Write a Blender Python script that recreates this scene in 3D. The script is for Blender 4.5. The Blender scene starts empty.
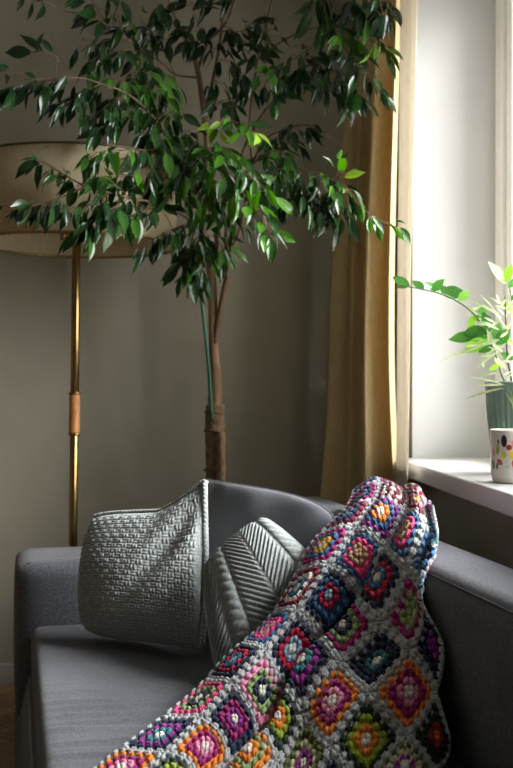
import bpy, bmesh, math, random
import numpy as np
from mathutils import Vector, Matrix

random.seed(7)
rng = np.random.default_rng(7)
SC = bpy.context.scene
COL = SC.collection
PI = math.pi

# ------------------------------------------------------------------ camera
CAM_H = 1.15
YAW = math.radians(5.85)
FPX = 1069.0
cam_d = bpy.data.cameras.new('camera')
cam = bpy.data.objects.new('camera', cam_d)
COL.objects.link(cam)
cam.location = (0, 0, CAM_H)
cam.rotation_euler = (math.radians(90 - 0.27), 0, -YAW)
cam_d.sensor_fit = 'VERTICAL'
cam_d.sensor_height = 36.0
cam_d.lens = FPX * 36.0 / 768.0
cam_d.clip_start = 0.05
cam_d.dof.use_dof = True
cam_d.dof.focus_distance = 2.45
cam_d.dof.aperture_fstop = 5.0
SC.camera = cam

# ------------------------------------------------------------------ world, window light, exposure
world = bpy.data.worlds.new('overcast_sky')
SC.world = world
world.use_nodes = True
bg = world.node_tree.nodes['Background']
# even overcast sky: brightest overhead, dimmer at the horizon, dull ground below it
_wn, _wl = world.node_tree.nodes, world.node_tree.links
_tc = _wn.new('ShaderNodeTexCoord'); _sx = _wn.new('ShaderNodeSeparateXYZ'); _mr = _wn.new('ShaderNodeMapRange'); _rp = _wn.new('ShaderNodeValToRGB')
_mr.inputs['From Min'].default_value = -1.0
_wl.new(_tc.outputs['Generated'], _sx.inputs[0]); _wl.new(_sx.outputs['Z'], _mr.inputs['Value']); _wl.new(_mr.outputs[0], _rp.inputs['Fac']); _wl.new(_rp.outputs['Color'], bg.inputs['Color'])
_e = _rp.color_ramp.elements
_e[0].position = 0.47; _e[0].color = (0.19, 0.19, 0.18, 1)
_e[1].position = 1.0; _e[1].color = (0.98, 0.99, 1.0, 1)
_h = _e.new(0.51); _h.color = (0.27, 0.273, 0.276, 1)
_h2 = _e.new(0.68); _h2.color = (0.62, 0.627, 0.634, 1)
bg.inputs['Strength'].default_value = 11.0

pl = bpy.data.lights.new('window_portal', 'AREA')
pl.shape = 'RECTANGLE'
pl.size = 1.75
pl.size_y = 1.95
pl.cycles.is_portal = True
plo = bpy.data.objects.new('window_portal', pl)
COL.objects.link(plo)
plo.location = (1.36, 2.70, 1.74)
plo.rotation_euler = (0, math.radians(90), 0)      # faces -X, into the room

vs = SC.view_settings
vs.view_transform = 'Standard'
vs.look = 'None'
vs.gamma = 1.0
vs.use_curve_mapping = False
vs.exposure = 2.07

# ------------------------------------------------------------------ geometry helpers
CY, SY = math.cos(YAW), math.sin(YAW)
def at(px, py, d):
    """photo pixel at view depth d -> world point"""
    r = (px - 256.5) / FPX * d
    return Vector((CY * r + SY * d, -SY * r + CY * d, CAM_H - (py - 379.0) / FPX * d))

def to_px(p):
    d = SY * p[0] + CY * p[1]
    r = CY * p[0] - SY * p[1]
    return (256.5 + FPX * r / d, 379 - FPX * (p[2] - CAM_H) / d)

def put(o, label=None, cat=None, group=None, kind=None):
    if label: o['label'] = label
    if cat: o['category'] = cat
    if group: o['group'] = group
    if kind: o['kind'] = kind
    return o

def link(name, me, parent=None):
    o = bpy.data.objects.new(name, me)
    COL.objects.link(o)
    if parent is not None:
        o.parent = parent
        o.matrix_parent_inverse = parent.matrix_basis.inverted()
    return o

def empty(name, loc=(0, 0, 0)):
    o = bpy.data.objects.new(name, None)
    o.empty_display_size = 0.05
    COL.objects.link(o)
    o.location = loc
    return o

def mesh_np(name, verts, faces, mats, smooth=True, mat_idx=None):
    me = bpy.data.meshes.new(name)
    me.from_pydata([tuple(v) for v in verts], [], [tuple(f) for f in faces])
    for m in (mats if isinstance(mats, (list, tuple)) else [mats]):
        me.materials.append(m)
    if mat_idx is not None:
        me.polygons.foreach_set('material_index', np.asarray(mat_idx, dtype=np.int32))
    if smooth:
        me.polygons.foreach_set('use_smooth', np.ones(len(me.polygons), dtype=bool))
    me.update()
    return me

def bm_mesh(name, bm, mat, smooth=True):
    bmesh.ops.recalc_face_normals(bm, faces=bm.faces)
    me = bpy.data.meshes.new(name)
    bm.to_mesh(me)
    bm.free()
    me.materials.append(mat)
    if smooth:
        me.polygons.foreach_set('use_smooth', np.ones(len(me.polygons), dtype=bool))
    return me

def box_bm(x0, x1, y0, y1, z0, z1, bevel=0.0, seg=3, bm=None):
    b = bmesh.new()
    bmesh.ops.create_cube(b, size=1.0)
    for v in b.verts:
        v.co = Vector(((x0 + x1) / 2 + v.co.x * (x1 - x0), (y0 + y1) / 2 + v.co.y * (y1 - y0), (z0 + z1) / 2 + v.co.z * (z1 - z0)))
    if bevel > 0:
        bmesh.ops.bevel(b, geom=b.edges[:], offset=bevel, segments=seg, profile=0.5, affect='EDGES')
    return b

def box(name, x0, x1, y0, y1, z0, z1, mat, parent=None, bevel=0.0, seg=3, smooth=None):
    b = box_bm(x0, x1, y0, y1, z0, z1, bevel, seg)
    return link(name, bm_mesh(name, b, mat, smooth=(bevel > 0) if smooth is None else smooth), parent)

def lathe(profile, n=40, center=(0, 0, 0)):
    """profile: list of (r, z)"""
    vs_, fs = [], []
    for (r, z) in profile:
        for k in range(n):
            a = 2 * PI * k / n
            vs_.append((center[0] + r * math.cos(a), center[1] + r * math.sin(a), center[2] + z))
    for i in range(len(profile) - 1):
        for k in range(n):
            k2 = (k + 1) % n
            fs.append((i * n + k, i * n + k2, (i + 1) * n + k2, (i + 1) * n + k))
    return vs_, fs

def lathe_obj(name, profile, mat, parent=None, n=40, center=(0, 0, 0)):
    v, f = lathe(profile, n, center)
    return link(name, mesh_np(name, v, f, mat), parent)

def spline(pts, per=6):
    """Catmull-Rom through 3D points (and radius as 4th value)"""
    P = [np.array(p, float) for p in pts]
    P = [2 * P[0] - P[1]] + P + [2 * P[-1] - P[-2]]
    out = []
    for i in range(1, len(P) - 2):
        for k in range(per):
            t = k / per
            a, b, c, d = P[i - 1], P[i], P[i + 1], P[i + 2]
            out.append(0.5 * ((2 * b) + (-a + c) * t + (2 * a - 5 * b + 4 * c - d) * t * t + (-a + 3 * b - 3 * c + d) * t ** 3))
    out.append(P[-2])
    return out

def tube(pts, n=8, v0=0):
    """pts: (x,y,z,r) -> verts, faces, capped"""
    V, F = [], []
    m = len(pts)
    up = Vector((0.31, 0.17, 0.93))
    for i, p in enumerate(pts):
        q0 = pts[max(i - 1, 0)]; q1 = pts[min(i + 1, m - 1)]
        t = Vector((q1[0] - q0[0], q1[1] - q0[1], q1[2] - q0[2]))
        if t.length < 1e-9: t = Vector((0, 0, 1))
        t.normalize()
        ref = up if abs(t.dot(up)) < 0.95 else Vector((1, 0, 0))
        e1 = t.cross(ref).normalized(); e2 = t.cross(e1)
        for k in range(n):
            a = 2 * PI * k / n
            c = Vector(p[:3]) + (e1 * math.cos(a) + e2 * math.sin(a)) * p[3]
            V.append(tuple(c))
    for i in range(m - 1):
        for k in range(n):
            k2 = (k + 1) % n
            F.append((v0 + i * n + k, v0 + i * n + k2, v0 + (i + 1) * n + k2, v0 + (i + 1) * n + k))
    F.append(tuple(v0 + k for k in reversed(range(n))))
    F.append(tuple(v0 + (m - 1) * n + k for k in range(n)))
    return V, F

def tube_obj(name, pts, mat, parent=None, n=8, per=6, smooth_path=True):
    P = spline(pts, per) if smooth_path and len(pts) > 2 else [np.array(p, float) for p in pts]
    v, f = tube(P, n)
    return link(name, mesh_np(name, v, f, mat), parent)

# ------------------------------------------------------------------ materials
def new_mat(name):
    m = bpy.data.materials.new(name)
    m.use_nodes = True
    nt = m.node_tree
    return m, nt, nt.nodes, nt.links, nt.nodes['Principled BSDF']

def mat(name, col, rough=0.7, noise=0.0, nscale=30.0, bump=0.0, bscale=200.0, metal=0.0, sheen=0.0, spec=0.5, stretch=None, col2=None, bdist=0.002):
    m, nt, N, L, B = new_mat(name)
    B.inputs['Roughness'].default_value = rough
    B.inputs['Metallic'].default_value = metal
    B.inputs['Specular IOR Level'].default_value = spec
    if sheen:
        B.inputs['Sheen Weight'].default_value = sheen
        B.inputs['Sheen Roughness'].default_value = 0.5
    tc = N.new('ShaderNodeTexCoord')
    src = tc.outputs['Object']
    if stretch:
        mp = N.new('ShaderNodeMapping')
        mp.inputs['Scale'].default_value = stretch
        L.new(src, mp.inputs['Vector']); src = mp.outputs['Vector']
    if noise > 0 or col2:
        nz = N.new('ShaderNodeTexNoise')
        nz.inputs['Scale'].default_value = nscale
        nz.inputs['Detail'].default_value = 5
        L.new(src, nz.inputs['Vector'])
        rp = N.new('ShaderNodeValToRGB')
        c2 = col2 if col2 else tuple(min(1, c * (1 + noise)) for c in col)
        c1 = col if col2 else tuple(c * (1 - noise) for c in col)
        rp.color_ramp.elements[0].position = 0.3
        rp.color_ramp.elements[1].position = 0.7
        rp.color_ramp.elements[0].color = (*c1, 1)
        rp.color_ramp.elements[1].color = (*c2, 1)
        L.new(nz.outputs['Fac'], rp.inputs['Fac'])
        L.new(rp.outputs['Color'], B.inputs['Base Color'])
    else:
        B.inputs['Base Color'].default_value = (*col, 1)
    if bump > 0:
        nb = N.new('ShaderNodeTexNoise')
        nb.inputs['Scale'].default_value = bscale
        nb.inputs['Detail'].default_value = 3
        L.new(src, nb.inputs['Vector'])
        bp = N.new('ShaderNodeBump')
        bp.inputs['Strength'].default_value = bump
        bp.inputs['Distance'].default_value = bdist
        L.new(nb.outputs['Fac'], bp.inputs['Height'])
        L.new(bp.outputs['Normal'], B.inputs['Normal'])
    return m

def weave_mat(name, col, col2, scale=420.0, bump=0.4, rough=0.9, nscale=500.0):
    """woven upholstery: two crossed wave patterns for relief, speckled thread colour"""
    m, nt, N, L, B = new_mat(name)
    B.inputs['Roughness'].default_value = rough
    B.inputs['Specular IOR Level'].default_value = 0.25
    B.inputs['Sheen Weight'].default_value = 0.15
    tc = N.new('ShaderNodeTexCoord')
    nz = N.new('ShaderNodeTexNoise'); nz.inputs['Scale'].default_value = nscale; nz.inputs['Detail'].default_value = 4
    L.new(tc.outputs['Object'], nz.inputs['Vector'])
    nl = N.new('ShaderNodeTexNoise'); nl.inputs['Scale'].default_value = 6; nl.inputs['Detail'].default_value = 3
    L.new(tc.outputs['Object'], nl.inputs['Vector'])
    mx = N.new('ShaderNodeMath'); mx.operation = 'MULTIPLY_ADD'; mx.inputs[1].default_value = 0.35
    L.new(nl.outputs['Fac'], mx.inputs[0]); L.new(nz.outputs['Fac'], mx.inputs[2])
    rp = N.new('ShaderNodeValToRGB')
    rp.color_ramp.elements[0].position = 0.45; rp.color_ramp.elements[1].position = 0.9
    rp.color_ramp.elements[0].color = (*col, 1); rp.color_ramp.elements[1].color = (*col2, 1)
    L.new(mx.outputs[0], rp.inputs['Fac']); L.new(rp.outputs['Color'], B.inputs['Base Color'])
    add = None
    for ax in ('X', 'Y', 'Z'):
        w = N.new('ShaderNodeTexWave'); w.bands_direction = ax; w.inputs['Scale'].default_value = scale / 6.28
        w.inputs['Distortion'].default_value = 1.5
        L.new(tc.outputs['Object'], w.inputs['Vector'])
        if add is None: add = w.outputs['Fac']
        else:
            a = N.new('ShaderNodeMath'); a.operation = 'ADD'; L.new(add, a.inputs[0]); L.new(w.outputs['Fac'], a.inputs[1]); add = a.outputs[0]
    bp = N.new('ShaderNodeBump'); bp.inputs['Strength'].default_value = bump; bp.inputs['Distance'].default_value = 0.001
    L.new(add, bp.inputs['Height']); L.new(bp.outputs['Normal'], B.inputs['Normal'])
    return m

def leaf_mat(name, col, col2, rough=0.3, trans=0.25):
    m, nt, N, L, B = new_mat(name)
    tc = N.new('ShaderNodeTexCoord')
    oi = N.new('ShaderNodeObjectInfo')
    nz = N.new('ShaderNodeTexNoise'); nz.inputs['Scale'].default_value = 14; nz.inputs['Detail'].default_value = 2
    L.new(tc.outputs['Object'], nz.inputs['Vector'])
    ad = N.new('ShaderNodeMath'); ad.operation = 'MULTIPLY_ADD'; ad.inputs[1].default_value = 0.6
    L.new(oi.outputs['Random'], ad.inputs[0]); L.new(nz.outputs['Fac'], ad.inputs[2])
    rp = N.new('ShaderNodeValToRGB')
    rp.color_ramp.elements[0].position = 0.35; rp.color_ramp.elements[1].position = 1.0
    rp.color_ramp.elements[0].color = (*col, 1); rp.color_ramp.elements[1].color = (*col2, 1)
    L.new(ad.outputs[0], rp.inputs['Fac'])
    L.new(rp.outputs['Color'], B.inputs['Base Color'])
    B.inputs['Roughness'].default_value = rough
    tr = N.new('ShaderNodeBsdfTranslucent')
    hs = N.new('ShaderNodeHueSaturation'); hs.inputs['Value'].default_value = 1.8; hs.inputs['Saturation'].default_value = 1.1
    L.new(rp.outputs['Color'], hs.inputs['Color']); L.new(hs.outputs['Color'], tr.inputs['Color'])
    mxs = N.new('ShaderNodeMixShader'); mxs.inputs['Fac'].default_value = trans
    L.new(B.outputs['BSDF'], mxs.inputs[1]); L.new(tr.outputs['BSDF'], mxs.inputs[2])
    L.new(mxs.outputs['Shader'], N['Material Output'].inputs['Surface'])
    return m

def cloth_mat(name, col, trans, rough=0.9, stripe=True):
    m, nt, N, L, B = new_mat(name)
    B.inputs['Roughness'].default_value = rough
    B.inputs['Specular IOR Level'].default_value = 0.2
    tc = N.new('ShaderNodeTexCoord')
    mp = N.new('ShaderNodeMapping'); mp.inputs['Scale'].default_value = (90, 90, 8)
    L.new(tc.outputs['Object'], mp.inputs['Vector'])
    nz = N.new('ShaderNodeTexNoise'); nz.inputs['Scale'].default_value = 3; nz.inputs['Detail'].default_value = 4
    L.new(mp.outputs['Vector'], nz.inputs['Vector'])
    rp = N.new('ShaderNodeValToRGB')
    rp.color_ramp.elements[0].position = 0.3; rp.color_ramp.elements[1].position = 0.75
    rp.color_ramp.elements[0].color = (*[c * 0.82 for c in col], 1); rp.color_ramp.elements[1].color = (*col, 1)
    L.new(nz.outputs['Fac'], rp.inputs['Fac']); L.new(rp.outputs['Color'], B.inputs['Base Color'])
    tr = N.new('ShaderNodeBsdfTranslucent'); L.new(rp.outputs['Color'], tr.inputs['Color'])
    mxs = N.new('ShaderNodeMixShader'); mxs.inputs['Fac'].default_value = trans
    L.new(B.outputs['BSDF'], mxs.inputs[1]); L.new(tr.outputs['BSDF'], mxs.inputs[2])
    L.new(mxs.outputs['Shader'], N['Material Output'].inputs['Surface'])
    bp = N.new('ShaderNodeBump'); bp.inputs['Strength'].default_value = 0.15; bp.inputs['Distance'].default_value = 0.002
    L.new(nz.outputs['Fac'], bp.inputs['Height']); L.new(bp.outputs['Normal'], B.inputs['Normal'])
    return m

M_WALL = mat('wall_paint', (0.335, 0.308, 0.235), 0.75, noise=0.05, nscale=5, bump=0.12, bscale=90)
M_JAMB = mat('white_plaster', (0.50, 0.497, 0.49), 0.7, noise=0.02, nscale=4, bump=0.05, bscale=120)
M_CEIL = mat('ceiling_paint', (0.62, 0.61, 0.58), 0.9, noise=0.02, nscale=4)
M_SILL = mat('white_sill', (0.60, 0.60, 0.59), 0.4, noise=0.02, nscale=8)
M_BASE = mat('baseboard_paint', (0.36, 0.34, 0.28), 0.6, noise=0.05, nscale=12)
M_SUB = mat('subfloor', (0.16, 0.09, 0.04), 0.7, noise=0.2)
M_PARQ = [mat('parquet_oak_%d' % i, c, 0.45, noise=0.25, nscale=14, bump=0.08, bscale=60, stretch=(1, 6, 1)) for i, c in enumerate([(0.22, 0.12, 0.05), (0.27, 0.15, 0.065), (0.18, 0.095, 0.04)])]
M_FRAME = mat('window_paint', (0.72, 0.72, 0.71), 0.45, noise=0.02, nscale=10)

# window pane: mostly clear with a faint reflection
M_PANE, _nt, _N, _L, _B = new_mat('window_glass')
_t = _N.new('ShaderNodeBsdfTransparent'); _g = _N.new('ShaderNodeBsdfGlossy'); _g.inputs['Roughness'].default_value = 0.02
_f = _N.new('ShaderNodeFresnel'); _f.inputs['IOR'].default_value = 1.3
_m = _N.new('ShaderNodeMixShader'); _L.new(_f.outputs[0], _m.inputs[0]); _L.new(_t.outputs[0], _m.inputs[1]); _L.new(_g.outputs[0], _m.inputs[2])
_L.new(_m.outputs[0], _N['Material Output'].inputs['Surface']); _N.remove(_B)

# ------------------------------------------------------------------ room shell
XW, YB = 0.92, 4.08          # inner faces of window wall and back wall
XL, YF, ZC = -3.6, -2.4, 2.75
WY0, WY1, WZ0, WZ1 = 1.75, 3.65, 0.875, 2.60    # window niche
XG = 1.215                    # window frame plane

S = lambda o: put(o, kind='structure')
floor = S(box('floor', XL, 1.4, YF, YB + 0.1, -0.12, -0.012, M_SUB))
S(box('ceiling', XL - 0.1, 1.45, YF - 0.1, YB + 0.1, ZC, ZC + 0.1, M_CEIL))
S(box('wall_back', XL - 0.1, 1.45, YB, YB + 0.1, -0.12, ZC, M_WALL))
S(box('wall_left', XL - 0.1, XL, YF, YB, -0.12, ZC, M_WALL))
S(box('wall_front', XL - 0.1, 1.45, YF - 0.1, YF, -0.12, ZC, M_WALL))

def wall_with_niche():
    bm = bmesh.new()
    for (y0, y1, z0, z1) in ((YF, WY0, -0.12, ZC), (WY1, YB, -0.12, ZC), (WY0, WY1, -0.12, WZ0 - 0.055), (WY0, WY1, WZ1, ZC)):
        b = box_bm(XW, 1.34, y0, y1, z0, z1)
        me = bpy.data.meshes.new('tmp'); b.to_mesh(me); b.free(); bm.from_mesh(me); bpy.data.meshes.remove(me)
    me = bm_mesh('wall_right', bm, M_WALL, smooth=False)
    me.materials.append(M_JAMB)
    for p in me.polygons:       # the plastered reveal of the niche is painted white
        c, n = p.center, p.normal
        if abs(n.x) < 0.5 and WY0 - 0.01 < c.y < WY1 + 0.01 and WZ0 - 0.1 < c.z < WZ1 + 0.2 and not (abs(n.z) > 0.5 and c.z < 1):
            p.material_index = 1
    return me
S(link('wall_right', wall_with_niche()))

# window sill board
sill = S(box('trim_1', 0.862, 1.34, WY0 - 0.03, WY1 - 0.001, WZ0 - 0.055, WZ0, M_SILL, bevel=0.006))
sill['label'] = 'white window sill board with rounded front edge'

S(box('baseboard_back', XL, XW, YB - 0.018, YB, -0.005, 0.085, M_BASE, bevel=0.005))
S(box('baseboard_left', XL, XL + 0.018, YF, YB - 0.02, -0.005, 0.085, M_BASE, bevel=0.005))

# window: outer frame, centre post, two sashes with panes
win = empty('window_1', (XG, (WY0 + WY1) / 2, WZ0)); S(win)
win['label'] = 'white painted casement window set deep in the wall'
def frame_rect(name, x0, x1, y0, y1, z0, z1, w, parent, m=M_FRAME):
    bm = bmesh.new()
    for (a, b, c, d) in ((y0, y0 + w, z0, z1), (y1 - w, y1, z0, z1), (y0 + w, y1 - w, z0, z0 + w), (y0 + w, y1 - w, z1 - w, z1)):
        b_ = box_bm(x0, x1, a, b, c, d, 0.004, 2)
        me = bpy.data.meshes.new('tmp'); b_.to_mesh(me); b_.free(); bm.from_mesh(me); bpy.data.meshes.remove(me)
    return link(name, bm_mesh(name, bm, m, smooth=False), parent)
frame_rect('window_frame', XG, XG + 0.09, WY0, WY1, WZ0, WZ1, 0.075, win)
box('centre_post', XG + 0.002, XG + 0.088, 2.67, 2.73, WZ0 + 0.075, WZ1 - 0.075, M_FRAME, win, 0.004)
for (a, b) in ((WY0 + 0.075, 2.67), (2.73, WY1 - 0.075)):
    s = frame_rect('sash', XG + 0.015, XG + 0.065, a, b, WZ0 + 0.075, WZ1 - 0.075, 0.055, win)
    box('pane', XG + 0.036, XG + 0.042, a + 0.05, b - 0.05, WZ0 + 0.125, WZ1 - 0.125, M_PANE, s)

# parquet: herringbone oak blocks along the strip of floor seen beside the sofa
def parquet():
    L_, W_ = 0.36, 0.072
    me = []
    for m in M_PARQ:
        b = box_bm(-L_ / 2 + .0007, L_ / 2 - .0007, -W_ / 2 + .0007, W_ / 2 - .0007, -0.012, 0.0, 0.0012, 1)
        me.append(bm_mesh('parquet_block', b, m, smooth=False))
    n = 0
    k = L_ / W_
    # herringbone lattice: two blocks per cell
    cells = []
    for i in range(-40, 40):
        for j in range(-20, 20):
            ox = (i * W_ + j * L_)
            oy = (i * W_ - j * L_)
            cells.append((ox, oy))
    for (ox, oy) in cells:
        for h in (0, 1):
            if h == 0: cx, cy, rot = ox + L_ / 2, oy + W_ / 2, 0
            else: cx, cy, rot = ox + L_ + W_ / 2 - W_ * 0, oy + W_ - L_ / 2 + 0 * W_, PI / 2
            # rotate lattice 45 degrees
            c, s = math.cos(PI / 4), math.sin(PI / 4)
            X, Y = c * cx - s * cy - 1.2, s * cx + c * cy + 3.0
            if -1.75 < X < -0.05 and 1.2 < Y < YB + 0.05 and n < 298:
                o = link('parquet_block', me[random.randrange(3)], floor)
                o.location = (X, Y, 0)
                o.rotation_euler = (0, 0, rot + PI / 4)
                n += 1
parquet()

# ------------------------------------------------------------------ sofa (stands a few degrees askew to the window wall)
PHI = math.radians(6.85)
SO = Vector((0.59, 2.08, 0))
EX = Vector((math.cos(PHI), math.sin(PHI), 0)); EY = Vector((-math.sin(PHI), math.cos(PHI), 0))
M_SOFA = weave_mat('slate_upholstery', (0.045, 0.049, 0.059), (0.16, 0.167, 0.186), scale=900, bump=0.3, nscale=230)
M_SEAM = mat('dark_seam_thread', (0.03, 0.033, 0.04), 0.9, noise=0.2)
M_FOOT = mat('dark_wood_foot', (0.04, 0.022, 0.012), 0.5, noise=0.3, stretch=(1, 1, 6))
ZSEAT, ZARM, ZBACK = 0.415, 0.60, 0.75
XF = -0.79      # seat front edge, in sofa axes (0 = inner face of the backrest)
XO = 0.215       # outer face of the backrest
YA, YA2 = 1.271, 1.575   # far armrest
YN, YN2 = -0.62, -0.86   # near armrest (behind the photographer's frame)
sofa = empty('sofa', SO); sofa.rotation_euler = (0, 0, PHI)
put(sofa, 'slate grey fabric sofa with padded armrests standing below the window sill', 'sofa')
bpy.context.view_layer.update()
def sofa_part(name, me, parent=None):
    o = bpy.data.objects.new(name, me); COL.objects.link(o); o.parent = parent or sofa
    return o

def soft_box(x0, x1, y0, y1, z0, z1, bev, nx=10, ny=10, nz=8, puff=0.0, fn=None):
    """box with rounded edges on a regular grid, gently puffed faces, optional displacement fn(p)->p"""
    bm = bmesh.new()
    bmesh.ops.create_cube(bm, size=2.0)
    bmesh.ops.subdivide_edges(bm, edges=bm.edges[:], cuts=max(nx, ny, nz), use_grid_fill=True)
    hx, hy, hz = (x1 - x0) / 2, (y1 - y0) / 2, (z1 - z0) / 2
    c = Vector(((x0 + x1) / 2, (y0 + y1) / 2, (z0 + z1) / 2))
    for v in bm.verts:
        # concentrate grid lines near the edges, then round with a signed-distance style projection
        q = [math.copysign(abs(a) ** 0.75, a) for a in v.co]
        p = Vector((q[0] * hx, q[1] * hy, q[2] * hz))
        inn = Vector((max(-hx + bev, min(hx - bev, p.x)), max(-hy + bev, min(hy - bev, p.y)), max(-hz + bev, min(hz - bev, p.z))))
        d = p - inn
        if d.length > 1e-9:
            p = inn + d.normalized() * bev
        if puff:
            ax = max(range(3), key=lambda i: abs(v.co[i]))
            o1, o2 = [i for i in range(3) if i != ax]
            w = (1 - v.co[o1] ** 2) * (1 - v.co[o2] ** 2)
            p[ax] += math.copysign(puff * w, v.co[ax])
        p = p + c
        v.co = fn(p) if fn else p
    return bm

def wrinkle(p):
    """soft creases running across the seat"""
    x, y, z = p
    if z > ZSEAT - 0.03:
        e = min(1.0, max(0.0, (x - XF) / 0.06)) * min(1.0, max(0.0, (-0.05 - x) / 0.2))
        w = 0.0
        for (yc, amp, wd, sl, ph) in WR:
            yy = y - yc - sl * (x + 0.5) - 0.006 * math.sin(9 * x + ph)
            gate = 0.55 + 0.45 * math.sin(5.0 * x + ph * 1.7)
            w += amp * gate * math.exp(-(yy / wd) ** 2)
        z += w * e
        z -= 0.012 * math.exp(-(((x + 0.42) / 0.3) ** 2 + ((y - 0.35) / 0.5) ** 2))
    return Vector((x, y, z))
WR = [(0.62 - k * 0.058 + random.uniform(-.012, .012), random.uniform(.005, .012), random.uniform(.008, .018), random.uniform(-.10, .06), random.uniform(0, 6)) for k in range(16)]
def seat_mesh():
    # dense top grid with rounded rim, closed below
    nx, ny = 60, 260
    x0, x1, y0, y1, z0, z1, r = XF, -0.005, YN + 0.004, YA - 0.004, 0.27, ZSEAT, 0.03
    bm = bmesh.new()
    g = []
    def prof(t, a, b):      # 0..1 -> coordinate
        return a + (b - a) * t
    rows = []
    for i in range(nx + 1):
        row = []
        for j in range(ny + 1):
            x = prof(i / nx, x0, x1); y = prof(j / ny, y0, y1)
            ex = max(0, r - (x - x0)); ey = max(0, r - (y - y0), r - (y1 - y))
            dd = min(r, math.hypot(ex, ey))
            z = z1 - (r - math.sqrt(max(0, r * r - dd * dd)))
            row.append(bm.verts.new(wrinkle(Vector((x, y, z)))))
        rows.append(row)
    for i in range(nx):
        for j in range(ny):
            bm.faces.new((rows[i][j], rows[i + 1][j], rows[i + 1][j + 1], rows[i][j + 1]))
    rim = [rows[i][0] for i in range(nx + 1)] + [rows[nx][j] for j in range(1, ny + 1)] + [rows[i][ny] for i in range(nx - 1, -1, -1)] + [rows[0][j] for j in range(ny - 1, 0, -1)]
    low = [bm.verts.new((v.co.x, v.co.y, z0)) for v in rim]
    m = len(rim)
    for k in range(m):
        bm.faces.new((rim[k], low[k], low[(k + 1) % m], rim[(k + 1) % m]))
    bm.faces.new(low)
    return bm_mesh('seat', bm, M_SOFA)
seat = sofa_part('seat', seat_mesh())
# slanted front panel and frame below the seat
bm = box_bm(XF + 0.01, XO, YN2 + 0.01, YA2 - 0.02, 0.07, 0.272)
for v in bm.verts:
    if v.co.x < -0.3: v.co.x = XF - (0.05 if v.co.z < 0.2 else 0.004)
bmesh.ops.bevel(bm, geom=bm.edges[:], offset=0.012, segments=2, affect='EDGES')
sofa_part('base_frame', bm_mesh('base_frame', bm, M_SOFA))
def arm_mesh(y0, y1):
    return bm_mesh('armrest', soft_box(-0.835, XO - 0.01, y0, y1, 0.12, ZARM, 0.035, 16, 16, 16, 0.006), M_SOFA)
arm = sofa_part('armrest', arm_mesh(YA, YA2))
arm2 = sofa_part('armrest', arm_mesh(YN2, YN))
back = sofa_part('backrest', bm_mesh('backrest', soft_box(0.0, XO, YN2 + 0.02, YA2 - 0.015, 0.2, ZBACK, 0.05, 26, 26, 26, 0.008), M_SOFA))
# piped seams
def seam(parent, pts, r=0.0022):
    v, f = tube([(*p, r) for p in pts], 6)
    o = sofa_part('seam', mesh_np('seam', v, f, M_SEAM), parent); return o
seam(arm, [(x, YA + 0.020, ZARM - 0.006) for x in np.linspace(-0.80, -0.02, 12)])
seam(arm, [(x, YA2 - 0.012, ZARM - 0.010) for x in np.linspace(-0.80, -0.02, 12)])
seam(back, [(0.014, y, ZBACK - 0.010) for y in np.linspace(YN2 + .08, YA2 - .08, 20)])
for (x, y) in ((-0.74, YA2 - 0.1), (-0.74, YN2 + 0.1), (0.15, YA2 - 0.1), (0.15, YN2 + 0.1)):
    v, f = lathe([(0.0, 0.0), (0.018, 0.0), (0.026, 0.072), (0.0, 0.072)], 16, (x, y, 0.0))
    sofa_part('foot', mesh_np('foot', v, f, M_FOOT))

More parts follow.
